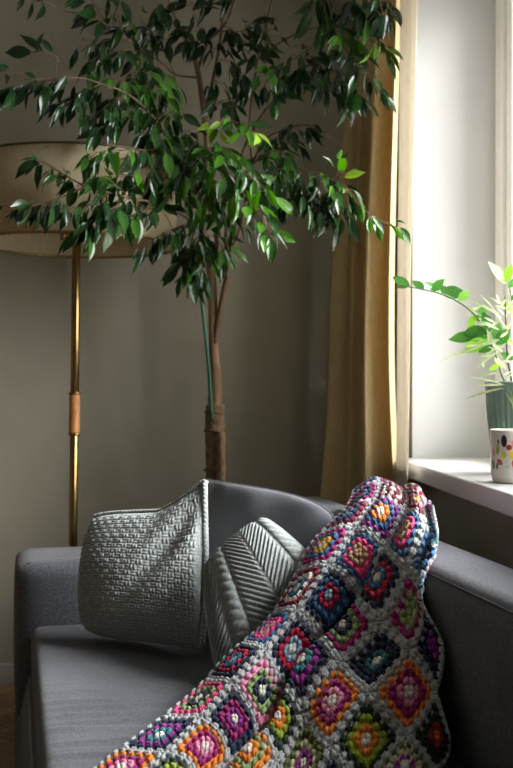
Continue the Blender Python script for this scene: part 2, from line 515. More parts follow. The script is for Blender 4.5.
# ------------------------------------------------------------------ cushions
def pillow(name, corners, T_front, T_back, n, mats, concave=0.06, concv=None, relief=None, rnd=(0, 0, 0, 0), expo=0.42, warp=None, pull=None):
    """corners TL,TR,BR,BL as world points. Front faces the side where the corner loop is clockwise for the viewer."""
    TL, TR, BR, BL = [np.array(c) for c in corners]
    if concv is None: concv = concave
    u = np.linspace(-1, 1, n)
    # concentrate samples slightly at the rim
    us = np.sin(u * PI / 2) * 0.35 + u * 0.65
    U, V = np.meshgrid(us, us, indexing='ij')     # U: left->right, V: bottom->top
    def pos(U, V):
        # rounding of each corner
        k = np.zeros_like(U)
        for (su, sv, a) in ((-1, 1, rnd[0]), (1, 1, rnd[1]), (1, -1, rnd[2]), (-1, -1, rnd[3])):
            k = k + a * (np.clip(su * U, 0, 1) ** 3) * (np.clip(sv * V, 0, 1) ** 3)
        Uc = U * (1 - concave * (1 - V ** 2)) * (1 - k)
        Vc = V * (1 - concv * (1 - U ** 2)) * (1 - k)
        a = ((1 + Uc) / 2)[..., None]; b = ((1 + Vc) / 2)[..., None]
        return (TL * (1 - a) + TR * a) * b + (BL * (1 - a) + BR * a) * (1 - b)
    base = pos(U, V)
    if pull is not None: base = base + pull(U, V)
    nrm = np.cross(TR - BL, TL - BR); nrm = nrm / np.linalg.norm(nrm)
    toc = np.array([0, 0, CAM_H]) - (TL + TR + BR + BL) / 4
    if nrm @ toc < 0: nrm = -nrm
    prof = np.clip((1 - U ** 2) * (1 - V ** 2), 0, 1) ** expo
    w = np.linalg.norm((TR + BR) / 2 - (TL + BL) / 2); h = np.linalg.norm((TL + TR) / 2 - (BL + BR) / 2)
    hf = T_front * prof
    if warp is not None: hf = hf + warp(U, V) * np.clip(prof * 1.3, 0, 1)
    if relief is not None: hf = hf + relief(U * w / 2, V * h / 2) * np.clip((1 - np.maximum(abs(U), abs(V))) * 12, 0, 1)
    front = base + nrm * hf[..., None]
    backs = base - nrm * (T_back * prof)[..., None]
    idx = np.arange(n * n).reshape(n, n)
    q = np.stack([idx[:-1, :-1], idx[1:, :-1], idx[1:, 1:], idx[:-1, 1:]], -1).reshape(-1, 4)
    # front as first block; back block reuses rim vertices
    rim = np.zeros((n, n), bool); rim[0] = rim[-1] = True; rim[:, 0] = rim[:, -1] = True
    step = 3
    verts = [tuple(p) for p in front.reshape(-1, 3)]
    bidx = np.where(rim, idx, -1)
    for i in range(n):
        for j in range(n):
            if bidx[i, j] < 0:
                bidx[i, j] = len(verts); verts.append(tuple(backs[i, j]))
    qb = np.stack([bidx[:-1, :-1], bidx[:-1, 1:], bidx[1:, 1:], bidx[1:, :-1]], -1).reshape(-1, 4)
    # orient
    e = np.cross(front[n // 2 + 1, n // 2] - front[n // 2, n // 2], front[n // 2, n // 2 + 1] - front[n // 2, n // 2])
    if e @ nrm < 0: q = q[:, ::-1]; qb = qb[:, ::-1]
    return verts, q.tolist(), qb.tolist(), base, nrm

def split_pillow(root, verts, qf, qb, m_front, m_back):
    """front_panel and back_panel as two parts"""
    for nm, q, m in (('front_panel', qf, m_front), ('back_panel', qb, m_back)):
        used = sorted({i for f in q for i in f}); mp = {v: k for k, v in enumerate(used)}
        link(nm, mesh_np(nm, [verts[i] for i in used], [[mp[i] for i in f] for f in q], m), root)

def yarn_knit(name, c1, c2):
    return mat(name, c1, 0.95, col2=c2, nscale=260, bump=0.7, bscale=700, sheen=0.3, spec=0.15, bdist=0.0015)
M_KNIT = yarn_knit('grey_green_wool', (0.18, 0.198, 0.19), (0.44, 0.47, 0.455))
M_CABLE = yarn_knit('charcoal_sage_wool', (0.16, 0.178, 0.172), (0.38, 0.41, 0.40))
M_KNITB = yarn_knit('grey_wool_back', (0.24, 0.26, 0.255), (0.42, 0.45, 0.44))
M_CUSH = weave_mat('dark_cushion_cloth', (0.085, 0.092, 0.105), (0.17, 0.18, 0.20), scale=1100, bump=0.2)

# basket-weave knit pillow
def basket(x, y):
    c = 0.0155
    i = np.floor(x / c); j = np.floor(y / c)
    fx = x / c - i; fy = y / c - j
    par = (i + j) % 2
    a = np.abs(np.sin(PI * fx * 2)) * np.sin(PI * np.clip(fy, 0, 1)) ** 0.5
    b = np.abs(np.sin(PI * fy * 2)) * np.sin(PI * np.clip(fx, 0, 1)) ** 0.5
    rnd = np.sin(i * 12.9898 + j * 78.233) * 43758.5453
    rnd = rnd - np.floor(rnd)
    return (0.0062 * np.where(par > 0, a, b * 0.75)) * (0.75 + 0.5 * rnd)
def knit_warp(U, V):
    # pulled crease from the top right corner down to the belly, plump left half
    d = (U - 0.55) - 0.75 * (V - 0.35)
    d2 = (U + 0.05) - 0.65 * (V - 0.1)
    return -0.036 * np.exp(-(d / 0.2) ** 2) * np.clip(V + 0.75, 0, 1) + 0.012 * np.exp(-((U + 0.55) ** 2 + (V - 0.2) ** 2) / 0.18) - 0.008 * np.exp(-(d2 / 0.2) ** 2) * np.clip(V + 0.5, 0, 1)
def knit_pull(U, V):
    w = np.clip((U - 0.25) / 0.75, 0, 1) ** 1.25 * np.clip((V + 0.1) / 1.1, 0, 1) ** 2
    return w[..., None] * np.array([-0.004, 0.0, 0.066])
p1 = empty('knit_pillow', at(140, 645, 2.95))
put(p1, 'pale grey basket-weave knit pillow with a ropy crochet edge and a peaked corner', 'pillow')
bpy.context.view_layer.update()
kc = [at(90, 513, 3.10), at(204, 508, 2.95), at(202, 652, 2.79), at(77, 638, 2.98)]
v, qf, qb, base, nrm = pillow('knit_pillow', kc, 0.095, 0.10, 212, None, -0.02, 0.05, basket, (0.10, -0.02, 0.03, 0.14), 0.5, knit_warp, knit_pull)
split_pillow(p1, v, qf, qb, M_KNIT, M_KNITB)
# crochet edge: short slanted stitches along the right and top rim
def blob(c, ax, r_long, r_short, nl=5, na=6):
    V, F = [], []
    ax = Vector(ax).normalized(); e1 = ax.orthogonal().normalized(); e2 = ax.cross(e1)
    c = Vector(c)
    for i in range(nl + 1):
        th = PI * i / nl
        for k in range(na):
            a = 2 * PI * k / na
            V.append(tuple(c + ax * (math.cos(th) * r_long) + (e1 * math.cos(a) + e2 * math.sin(a)) * math.sin(th) * r_short))
    for i in range(nl):
        for k in range(na):
            k2 = (k + 1) % na
            F.append((i * na + k, (i + 1) * na + k, (i + 1) * na + k2, i * na + k2))
    return V, F
EV, EF = [], []
TLp, TRp, BRp, BLp = [np.array(c) for c in kc]
nb = base.shape[0]
path = [base[-1, j] for j in range(nb)] + [base[i, -1] for i in range(nb - 1, 8, -1)]
path = [Vector(p) for p in path]
acc = 0.0; last = path[0]; nv = Vector(nrm)
for a, b in zip(path[:-1], path[1:]):
    acc += (b - a).length
    if acc > 0.0105:
        acc = 0
        t = (b - a).normalized(); side = t.cross(nv)
        V_, F_ = blob(b + (b - Vector((TLp + TRp + BRp + BLp) / 4)).normalized() * 0.005, nv * 0.8 + t * 0.5 + side * 0.1, 0.016, 0.0075)
        o0 = len(EV); EV += V_; EF += [tuple(i + o0 for i in f) for f in F_]
link('crochet_edge', mesh_np('crochet_edge', EV, EF, M_KNIT), p1)

# cable knit pillow
def cable(x, y):
    """columns along y: herringbone ribs meeting at spines, rope cables between"""
    per = 0.20
    xs = (x + 0.055 + per * 4) % per
    k = xs / per
    h = np.zeros_like(x)
    # herringbone 0..0.78 with its spine in the middle
    s = (k - 0.39)
    herr = np.abs(np.sin(PI * (y - np.abs(s) * per * 1.15) / 0.017)) ** 0.8
    m = (k < 0.78)
    h = np.where(m, 0.0085 * herr * np.clip((0.39 - np.abs(s)) * 14, 0, 1) * np.clip(np.abs(s) * 30, 0.0, 1), h)
    h = np.where(np.abs(s) < 0.02, 0.004, h)
    # rope 0.80..1.0
    q = (k - 0.9) / 0.1
    rope = np.sqrt(np.clip(1 - q ** 2, 0, 1)) * (0.6 + 0.4 * np.abs(np.sin(PI * (y + q * 0.012) / 0.026)))
    h = np.where(~m, 0.011 * rope, h)
    return h
p2 = empty('cable_knit_pillow', at(235, 668, 2.75))
put(p2, 'grey cable knit pillow with herringbone ribs tucked beside the crochet blanket', 'pillow')
bpy.context.view_layer.update()
cc = [at(200, 566, 2.81), at(266, 514, 2.86), at(348, 590, 2.70), at(216, 690, 2.58)]
v, qf, qb, base, nrm = pillow('cable_knit_pillow', cc, 0.085, 0.06, 220, None, -0.01, -0.01, cable, (0.10, 0.07, 0.1, 0.10), 0.5)
split_pillow(p2, v, qf, qb, M_CABLE, M_CABLE)

# plain dark cushion in the corner
def soft(U, V):
    return 0.006 * np.sin(7 * U + 3 * V) * np.clip(V, 0, 1) + 0.005 * np.sin(13 * U - 6 * V + 1.0) * np.clip(V - 0.2, 0, 1) - 0.02 * np.exp(-(((U + 0.8) - 0.3 * (0.9 - V)) / 0.12) ** 2) * np.clip(V - 0.1, 0, 1)
p3 = empty('back_cushion', at(275, 640, 3.1))
put(p3, 'plain dark slate square cushion leaning in the sofa corner behind the pillows', 'cushion')
bpy.context.view_layer.update()
dc = [at(206, 482, 3.33), at(345, 508, 2.84), at(322, 655, 2.72), at(196, 650, 3.04)]
v, qf, qb, base, nrm = pillow('back_cushion', dc, 0.07, 0.045, 90, None, 0.04, -0.05, None, (-0.03, 0.14, 0.05, 0.05), 0.42, soft)
split_pillow(p3, v, qf, qb, M_CUSH, M_CUSH)
rimp = [base[i, -1] for i in range(0, 90, 3)] + [base[-1, j] for j in range(86, 20, -3)]
link('piping', mesh_np('piping', *tube([(*p, 0.0035) for p in rimp], 6), M_CUSH), p3)

# ------------------------------------------------------------------ crochet blanket
YARN = {}
def yarn(key, c):
    m = mat('yarn_' + key, tuple(x * 0.85 for x in c), 0.95, col2=tuple(min(1, x * 1.25) for x in c), nscale=170, bump=0.6, bscale=600, sheen=0.25, spec=0.1, bdist=0.0015)
    YARN[key] = m
for k_, c_ in dict(W=(.78, .74, .66), CR=(.70, .62, .45), PK=(.80, .30, .48), MG=(.36, .015, .16), HP=(.80, .07, .24), OR=(.80, .24, .02),
                   YE=(.82, .42, .04), LM=(.33, .42, .03), OL=(.12, .17, .025), DG=(.018, .04, .018), TE=(.045, .24, .27), NV=(.014, .026, .065),
                   BL=(.045, .14, .30), LB=(.26, .42, .52), RD=(.46, .01, .05), MA=(.19, .008, .035), TA=(.42, .27, .15), GN=(.27, .38, .16),
                   PU=(.30, .03, .28), GY=(.44, .46, .47)).items():
    yarn(k_, c_)

# control net: index a runs across the blanket, b from the seat up to the backrest; photo pixel + depth of each square centre
NET = {
 0: {-1: (84, 797, 1.80), 0: (121, 770, 1.94), 1: (160, 741, 2.09), 2: (200, 701, 2.255), 3: (236, 666, 2.38), 4: (270, 633, 2.48), 5: (299, 590, 2.56), 6: (325, 550, 2.66), 7: (348, 518, 2.78), 8: (362, 499, 2.95), 9: (366, 488, 3.16), 10: (366, 491, 3.30)},
 1: {-1: (130, 818, 1.72), 0: (170, 785, 1.86), 1: (205, 748, 2.02), 2: (235, 722, 2.13), 3: (262, 696, 2.23), 4: (292, 650, 2.40), 5: (330, 598, 2.51), 6: (362, 560, 2.57), 7: (382, 517, 2.70), 8: (393, 498, 2.93), 9: (390, 487, 3.14), 10: (388, 489, 3.30)},
 2: {0: (178, 832, 1.68), 1: (212, 797, 1.80), 2: (247, 762, 1.96), 3: (280, 727, 2.12), 4: (306, 667, 2.29), 5: (350, 635, 2.35), 6: (385, 585, 2.40), 7: (410, 540, 2.49), 8: (420, 511, 2.74), 9: (412, 493, 2.98), 10: (408, 493, 3.12)},
 3: {1: (240, 855, 1.62), 2: (273, 812, 1.77), 3: (305, 767, 1.95), 4: (335, 706, 2.09), 5: (379, 665, 2.17), 6: (415, 611, 2.22), 7: (431, 562, 2.29), 8: (434, 528, 2.50), 9: (430, 507, 2.76), 10: (427, 504, 2.92)},
 4: {2: (305, 850, 1.64), 3: (334, 798, 1.80), 4: (366, 742, 1.96), 5: (408, 690, 2.04), 6: (434, 645, 2.09), 7: (440, 600, 2.17)},
 5: {3: (372, 828, 1.70), 4: (405, 767, 1.86), 5: (438, 736, 1.95), 6: (446, 690, 2.0)},
}
A0, A1, B0, B1 = -1, 6, -2, 10
grid = {}
for a, row in NET.items():
    for b, p in row.items():
        grid[(a, b)] = at(*p)
def fill(a, b, q1, q2, f=1.0):
    if (a, b) not in grid and q1 in grid and q2 in grid:
        grid[(a, b)] = grid[q1] + (grid[q1] - grid[q2]) * f
for a in range(0, 6):
    for b in range(5, B1 + 1): fill(a, b, (a, b - 1), (a, b - 2), 0.9)
    for b in range(4, B0 - 1, -1): fill(a, b, (a, b + 1), (a, b + 2), 0.95)
for b in range(B0, B1 + 1):
    p = grid[(0, b)]; q = grid[(1, b)]
    n_ = p + (p - q) * 0.8 + Vector((0.0, 0.012, -0.03))
    grid[(-1, b)] = n_
    p = grid[(5, b)]; q = grid[(4, b)]
    grid[(6, b)] = p + (p - q) * 0.5 + Vector((0, 0, -0.03))
def clampz(p):
    # never below the seat; never inside the backrest
    rel = p - SO
    xs = rel.dot(EX)
    if p.z < ZBACK + 0.004 and xs > -0.014 and p.z > 0:
        if p.z > ZBACK - 0.06 and xs > 0.03: p = Vector((p.x, p.y, ZBACK + 0.012))
        else: p = p - EX * (xs + 0.014)
    if p.z < ZSEAT + 0.016: p = Vector((p.x, p.y, ZSEAT + 0.016))
    return p
NA, NB = A1 - A0 + 1, B1 - B0 + 1
G = np.zeros((NA, NB, 3))
for a in range(A0, A1 + 1):
    for b in range(B0, B1 + 1):
        G[a - A0, b - B0] = clampz(grid[(a, b)])
def cr(t):
    return np.stack([-0.5 * t + t * t - 0.5 * t ** 3, 1 - 2.5 * t * t + 1.5 * t ** 3, 0.5 * t + 2 * t * t - 1.5 * t ** 3, -0.5 * t * t + 0.5 * t ** 3], -1)
def surf(a, b):
    a = np.clip(np.asarray(a, float) - A0, 0, NA - 1 - 1e-6); b = np.clip(np.asarray(b, float) - B0, 0, NB - 1 - 1e-6)
    ia = np.floor(a).astype(int); ib = np.floor(b).astype(int)
    wa = cr(a - ia); wb = cr(b - ib)
    out = np.zeros(a.shape + (3,))
    for i in range(4):
        for j in range(4):
            out += (wa[..., i] * wb[..., j])[..., None] * G[np.clip(ia + i - 1, 0, NA - 1), np.clip(ib + j - 1, 0, NB - 1)]
    return out
def fold(a, b):
    g = lambda x, s: np.exp(-(x / s) ** 2)
    up = 0.55 / (1 + np.exp(-(b - 5.6) * 2.2)) / (1 + np.exp((b - 8.6) * 3))
    mid = 1 / (1 + np.exp(-(b - 1.2) * 3)) 
    h = 0.022 * g(a - 0.45, 0.42) * mid - 0.058 * g(a - 1.52 + 0.04 * (b - 4), 0.22) * mid / (1 + np.exp((b - 5.7) * 5)) + 0.022 * g(a - 2.05, 0.4) * mid
    h = h + up * (0.030 * g(a - 1.0, 0.28) - 0.032 * g(a - 0.55, 0.2) + 0.026 * g(a - 2.3, 0.34) - 0.03 * g(a - 2.95, 0.22) + 0.02 * g(a - 3.3, .25))
    h = h + 0.012 * g(a - 3.4, 0.5) * (1 - up) - 0.012 * g(a - 4.3, .4) + 0.005 * np.sin(2.3 * b + 1.3 * a)
    return h
def surf_n(a, b):
    e = 0.02
    da = surf(a + e, b) - surf(a - e, b); db = surf(a, b + e) - surf(a, b - e)
    n = np.cross(da, db); n /= (np.linalg.norm(n, axis=-1, keepdims=True) + 1e-12)
    return n
_s = surf_n(np.array([3.0]), np.array([4.0]))[0]
SGN = 1.0 if _s[2] > 0 else -1.0
def surf2(a, b):
    return surf(a, b) + SGN * surf_n(a, b) * fold(a, b)[..., None]
EXn = np.array(EX); SOn = np.array(SO)
def surf3(a, b):
    # keep the cloth outside the backrest: push up over its top or out from its inner face, whichever is nearer
    p = surf2(a, b)
    xs = (p - SOn) @ EXn
    R0 = 0.06
    cx, cz = R0 - 0.0, ZBACK - R0
    m = 0.014
    dx = cx - xs; dz = p[..., 2] - cz
    corner = (dx > 0) & (dz > 0)
    rad = np.hypot(dx, dz) + 1e-9
    k = np.where(corner & (rad < R0 + m), (R0 + m) / rad, 1.0)
    nx = np.where(corner, cx - dx * k, xs); nz = np.where(corner, cz + dz * k, p[..., 2])
    nz = np.where((dx <= 0) & (p[..., 2] < ZBACK + m) & (p[..., 2] > cz - (xs - cx)), ZBACK + m, nz)
    side = (dz <= 0) | ((dx <= 0) & (p[..., 2] <= cz - (xs - cx)))
    nx = np.where(side & (xs > -m), -m, nx)
    p = p + (nx - xs)[..., None] * EXn
    p[..., 2] = nz
    return p
def cloth(a, b, h):
    p = surf3(a, b)
    e = 0.02
    n = np.cross(surf3(a + e, b) - surf3(a - e, b), surf3(a, b + e) - surf3(a, b - e))
    n = SGN * n / (np.linalg.norm(n, axis=-1, keepdims=True) + 1e-12)
    p = p + n * h[..., None]
    p[..., 2] = np.maximum(p[..., 2], ZSEAT + 0.004)
    return p

# one granny square on the unit cell: rings of three-stitch clusters
def template():
    TV, TF, TM = [], [], []
    # backing sheet, coloured by ring
    n = 14
    base_i = 0
    lin = np.linspace(-0.5, 0.5, n + 1)
    for x in lin:
        for y in lin: TV.append((x, y, -0.0015))
    for i in range(n):
        for j in range(n):
            TF.append((i * (n + 1) + j, (i + 1) * (n + 1) + j, (i + 1) * (n + 1) + j + 1, i * (n + 1) + j + 1))
            r = max(abs((lin[i] + lin[i + 1]) / 2), abs((lin[j] + lin[j + 1]) / 2))
            TM.append(min(4, int(r / 0.1065 + 0.4)))
    nl, na = 4, 6
    def add(cx, cy, dx, dy, L_, W_, H_, z, m):
        o = len(TV)
        for i in range(nl + 1):
            th = PI * i / nl
            for k in range(na):
                ph = 2 * PI * k / na
                l_ = math.cos(th) * L_; w_ = math.sin(th) * math.cos(ph) * W_; h_ = math.sin(th) * math.sin(ph) * H_
                TV.append((cx + dx * l_ - dy * w_, cy + dy * l_ + dx * w_, z + h_))
        for i in range(nl):
            for k in range(na):
                k2 = (k + 1) % na
                TF.append((o + i * na + k, o + (i + 1) * na + k, o + (i + 1) * na + k2, o + i * na + k2)); TM.append(m)
    for ring in range(1, 6):
        rho = (ring - 0.5) * 0.1065 if ring < 5 else 0.462
        for side in range(4):
            c, s = round(math.cos(side * PI / 2)), round(math.sin(side * PI / 2))
            for q in range(ring):
                t = ((q + 0.5) / ring - 0.5) * 2 * rho * (1.0 if ring > 1 else 0)
                cor = abs(t) / rho if ring > 1 else 0
                out = rho - (0.012 * cor if ring < 5 else 0)
                for e in (-1, 0, 1):
                    tw = t + e * 0.0285 * (1.0 if ring > 1 else 0.6)
                    px_, py_ = out + (0.004 if e == 0 else 0), tw
                    ang = e * 0.5 + (t / rho) * 0.35
                    ddx, ddy = math.cos(ang), math.sin(ang)
                    add(c * px_ - s * py_, s * px_ + c * py_, c * ddx - s * ddy, s * ddx + c * ddy, (0.052 if ring < 5 else 0.050) * (1.0 if e == 0 else 0.88), 0.0285, 0.0070, 0.0024 if ring < 5 else 0.0018, ring - 1)
    # joining ridge along two sides, in the border yarn
    for side in (0, 1):
        for q in range(12):
            t = (q + 0.5) / 12 - 0.5
            if side == 0: add(0.498, t, 0.35, 0.94, 0.047, 0.020, 0.0045, 0.001, 4)
            else: add(t, 0.498, 0.94, 0.35, 0.047, 0.020, 0.0045, 0.001, 4)
    return np.array(TV), TF, TM
TV, TF, TM = template()

COLS = {
 (0, 0): 'W PK MG OR', (0, 1): 'W TE PU NV', (0, 2): 'W NV GN HP', (0, 3): 'LB BL RD NV', (0, 4): 'TA PK HP BL', (0, 5): 'W BL W MA', (0, 6): 'W YE BL MG', (0, 7): 'LB BL NV MA', (0, 8): 'RD BL NV MG', (0, 9): 'PK MG BL NV',
 (1, 0): 'W OR LM DG', (1, 1): 'W PK MG OR', (1, 2): 'W PU MG NV', (1, 3): 'W NV GN PK', (1, 4): 'W LB RD NV', (1, 5): 'LB RD BL NV', (1, 6): 'TA TA HP BL', (1, 7): 'W OR BL PU', (1, 8): 'W MA W MA', (1, 9): 'PK BL MA MG',
 (2, 1): 'CR PU GN OL', (2, 2): 'W OR GN OR', (2, 3): 'W OR LM DG', (2, 4): 'W TE PU NV', (2, 5): 'W NV GN MG', (2, 6): 'W BL RD NV', (2, 7): 'TA TA HP BL', (2, 8): 'W YE PK MA', (2, 9): 'CR MA W RD',
 (3, 2): 'W PK PU NV', (3, 3): 'W PU CR OL', (3, 4): 'W PK MG OR', (3, 5): 'W TE NV NV', (3, 6): 'CR GN GN MG', (3, 7): 'HP RD NV BL', (3, 8): 'W PK BL TE', (3, 9): 'W OR BL PU',
 (4, 3): 'W OR MG NV', (4, 4): 'W OR LM DG', (4, 5): 'W PK MG OR', (4, 6): 'PU PU NV NV',
 (5, 4): 'W PU CR OL', (5, 5): 'OR RD DG DG',
}
blanket = empty('crochet_blanket', at(300, 768, 1.95))
put(blanket, 'grey crochet blanket of colourful granny squares draped from the backrest onto the seat', 'blanket')
bpy.context.view_layer.update()
for (a, b), cs in COLS.items():
    names = cs.split() + ['GY']
    jit = np.random.default_rng(a * 31 + b)
    rot = 0
    x, y, z = TV[:, 0], TV[:, 1], TV[:, 2]
    hz = z + 0.0
    n_ = len(TV)
    wob = 0.006 * np.sin(37 * x + a * 3 + b) * np.cos(31 * y + b * 2)
    P = cloth(a + x + wob * (np.abs(y) < 0.44), b + y + wob * (np.abs(x) < 0.44), hz)
    o = link('granny_square', mesh_np('granny_square', P, TF, [YARN[k] for k in names], True, TM), blanket)

# ------------------------------------------------------------------ floor lamp
M_BRASS = mat('aged_brass', (0.33, 0.215, 0.08), 0.28, metal=1.0, noise=0.12, nscale=30)
M_WRAP = mat('tan_cane_wrap', (0.42, 0.17, 0.045), 0.5, noise=0.2, nscale=40, bump=0.2, bscale=120)
M_TRIM = mat('dark_bronze_trim', (0.10, 0.07, 0.035), 0.45, noise=0.15, metal=0.3)
M_SHADE = cloth_mat('cream_shade_linen', (0.82, 0.71, 0.49), 0.5)
M_BULB = mat('opal_bulb', (0.75, 0.73, 0.68), 0.2, noise=0.02)
LX, LY = -0.250, 3.68
lamp = empty('floor_lamp', (LX - 0.008, LY, 0.0))
lamp.rotation_euler = (0, math.radians(0.7), 0)
put(lamp, 'brass floor lamp with a wide cream drum shade and tan wrapped grip', 'lamp')
def lp(name, me, parent=None):
    o = bpy.data.objects.new(name, me); COL.objects.link(o); o.parent = parent or lamp
    return o
def lz(name, prof, m, parent=None, n=32, c=(0, 0, 0)):
    v, f = lathe(prof, n, c); return lp(name, mesh_np(name, v, f, m), parent)
lz('base', [(0, 0), (0.145, 0), (0.15, 0.008), (0.145, 0.02), (0.06, 0.032), (0.02, 0.05), (0, 0.05)], M_BRASS)
lz('pole', [(0.0, 0.045), (0.0148, 0.045), (0.0148, 0.968), (0.0135, 0.97), (0.0135, 1.10), (0.0148, 1.102), (0.0148, 1.70), (0.0, 1.71)], M_BRASS)
wrapv = [(0.0145, 0.966)]
nw = 26
for i in range(nw):
    z0 = 0.968 + (1.100 - 0.968) * i / nw; dz = (1.100 - 0.968) / nw
    wrapv += [(0.0178, z0 + dz * .1), (0.0188, z0 + dz * .5), (0.0178, z0 + dz * .9)]
wrapv.append((0.0145, 1.102))
grip = lz('grip_wrap', wrapv, M_WRAP)
for z in (0.963, 1.101):
    lz('collar_ring', [(0.0135, z - 0.004), (0.020, z - 0.004), (0.0215, z), (0.020, z + 0.004), (0.0135, z + 0.004)], M_BRASS, grip)
RS, ZS0, ZS1 = 0.338, 1.603, 1.880
sh = lz('lamp_shade', [(RS - 0.003, ZS0), (RS, ZS0), (RS, ZS1), (RS - 0.003, ZS1), (RS - 0.003, ZS0)], M_SHADE, n=96)
for (z, w) in ((ZS0, 0.005), (ZS1, 0.004)):
    ring = [(RS * math.cos(a), RS * math.sin(a), z, w) for a in np.linspace(0, 2 * PI, 97)]
    v, f = tube(ring, 8); lp('shade_trim', mesh_np('shade_trim', v, f, M_BRASS if z == ZS0 else M_TRIM), sh)
for k in range(3):
    a = 2 * PI * k / 3 + 0.3
    v, f = tube([(0.012 * math.cos(a), 0.012 * math.sin(a), 1.69, .003), (RS * math.cos(a), RS * math.sin(a), 1.865, .003)], 6)
    lp('shade_spoke', mesh_np('shade_spoke', v, f, M_BRASS), sh)
for k, a in enumerate((-0.25, 1.85, 3.95)):
    cx_, cy_ = 0.06 * math.cos(a), 0.06 * math.sin(a)
    s_ = lz('socket', [(0, 1.615), (0.010, 1.615), (0.0115, 1.63), (0.014, 1.69), (0.0, 1.69)], M_BRASS, None, 18, (cx_, cy_, 0))
    v, f = tube([(0.01 * math.cos(a), 0.01 * math.sin(a), 1.66, .004), (cx_, cy_, 1.665, .004)], 6)
    lp('socket_arm', mesh_np('socket_arm', v, f, M_BRASS), s_)
    lz('bulb', [(0.012, 1.69), (0.016, 1.71), (0.029, 1.74), (0.03, 1.76), (0.02, 1.785), (0.0, 1.79)], M_BULB, s_, 18, (cx_, cy_, 0))

# ------------------------------------------------------------------ curtains
M_GOLD = cloth_mat('ochre_curtain_cloth', (0.84, 0.67, 0.37), 0.35)
M_SHEER = cloth_mat('pale_lining_cloth', (0.78, 0.72, 0.61), 0.45)
M_RAIL = mat('white_rail', (0.7, 0.7, 0.68), 0.5, noise=0.03)
def curtain(name, top, mid, bot, z_top, z_mid, z_bot, folds, amp, nu=220, nv=60, phase=0.0, thick=0.0016, jag=0.35):
    """top/mid/bot: plan polylines [(x,y)..]; pleats run the full height"""
    V = []
    def along(poly, t):
        P = np.array(poly, float); s = np.r_[0, np.cumsum(np.linalg.norm(np.diff(P, axis=0), axis=1))]; s /= s[-1]
        return np.array([np.interp(t, s, P[:, 0]), np.interp(t, s, P[:, 1])])
    for i in range(nu + 1):
        t = i / nu
        a, b, c = along(top, t), along(mid, t), along(bot, t)
        ph = folds * 2 * PI * (t + 0.05 * math.sin(2 * PI * t * 1.7 + 0.6)) + phase
        for j in range(nv + 1):
            z = z_top + (z_bot - z_top) * j / nv
            if z > z_mid:
                k = (z_top - z) / (z_top - z_mid); k = k * k * (3 - 2 * k); p = a * (1 - k) + b * k
            else:
                k = (z_mid - z) / (z_mid - z_bot); k = k * k * (3 - 2 * k); p = b * (1 - k) + c * k
            d = along(bot, min(1, t + .01)) - along(bot, max(0, t - .01)); d = d / (np.linalg.norm(d) + 1e-9)
            n = np.array([-d[1], d[0]])
            h = (z_top - z) / (z_top - z_bot)
            am = amp * (0.75 + 0.5 * h) * (0.8 + 0.35 * math.sin(3.1 * t * 2 + 1.0))
            w = math.sin(ph + 0.5 * math.sin(2.2 * h + t * 4) * h)
            w = w + jag * 0.5 * math.sin(2 * ph + 0.9 + h)
            w2 = math.cos(ph * 1.0) * 0.35
            p = p + n * am * w + d * am * w2
            V.append((p[0], p[1], z))
    F = []
    for i in range(nu):
        for j in range(nv):
            k = i * (nv + 1) + j
            F.append((k, k + 1, k + nv + 2, k + nv + 1))
    return V, F
gold = empty('gold_curtain', (0.76, 3.78, 0.0))
put(gold, 'heavy ochre gold curtain hanging in pleats in the corner beside the window', 'curtain')
bpy.context.view_layer.update()
V, F = curtain('cloth', [(0.855, 3.62), (0.80, 3.77), (0.75, 3.93)], [(0.822, 3.62), (0.75, 3.77), (0.668, 3.93)], [(0.86, 3.60), (0.72, 3.75), (0.575, 3.90)], 2.68, 1.25, 0.02, 3.5, 0.044, phase=2.2)
o = link('curtain_cloth', mesh_np('curtain_cloth', V, F, M_GOLD), gold)
sm = o.modifiers.new('thickness', 'SOLIDIFY'); sm.thickness = 0.002
sheer = empty('pale_curtain', (0.88, 3.46, 0.0))
put(sheer, 'narrow pale beige curtain between the gold curtain and the white window reveal', 'curtain')
bpy.context.view_layer.update()
V, F = curtain('cloth', [(0.845, 3.235), (0.84, 3.33), (0.845, 3.50)], [(0.838, 3.30), (0.834, 3.38), (0.85, 3.54)], [(0.836, 3.36), (0.834, 3.42), (0.85, 3.55)], 2.68, 1.25, 0.03, 1.5, 0.014, nu=60, phase=0.4)
o = link('curtain_cloth', mesh_np('curtain_cloth', V, F, M_SHEER), sheer)
sm = o.modifiers.new('thickness', 'SOLIDIFY'); sm.thickness = 0.0015
rail = empty('curtain_rail', (0.84, 2.9, 2.75))
put(rail, 'white ceiling curtain rail above the window and the gold curtain', 'curtain rail')
bpy.context.view_layer.update()
box('rail_track', 0.755, 0.78, 1.3, 4.0, 2.705, 2.75, M_RAIL, rail, 0.003)
box('rail_track', 0.835, 0.86, 1.3, 4.0, 2.705, 2.75, M_RAIL, rail, 0.003)
for par, pts in ((gold, [(0.855 - .014 * k, 3.63 + .042 * k) for k in range(8)]), (sheer, [(0.845, 3.27 + .06 * k) for k in range(4)])):
    for (x, y) in pts:
        v, f = tube([(x, y, 2.66, .004), (x, y, 2.705, .004)], 6); link('hook', mesh_np('hook', v, f, M_RAIL), par)

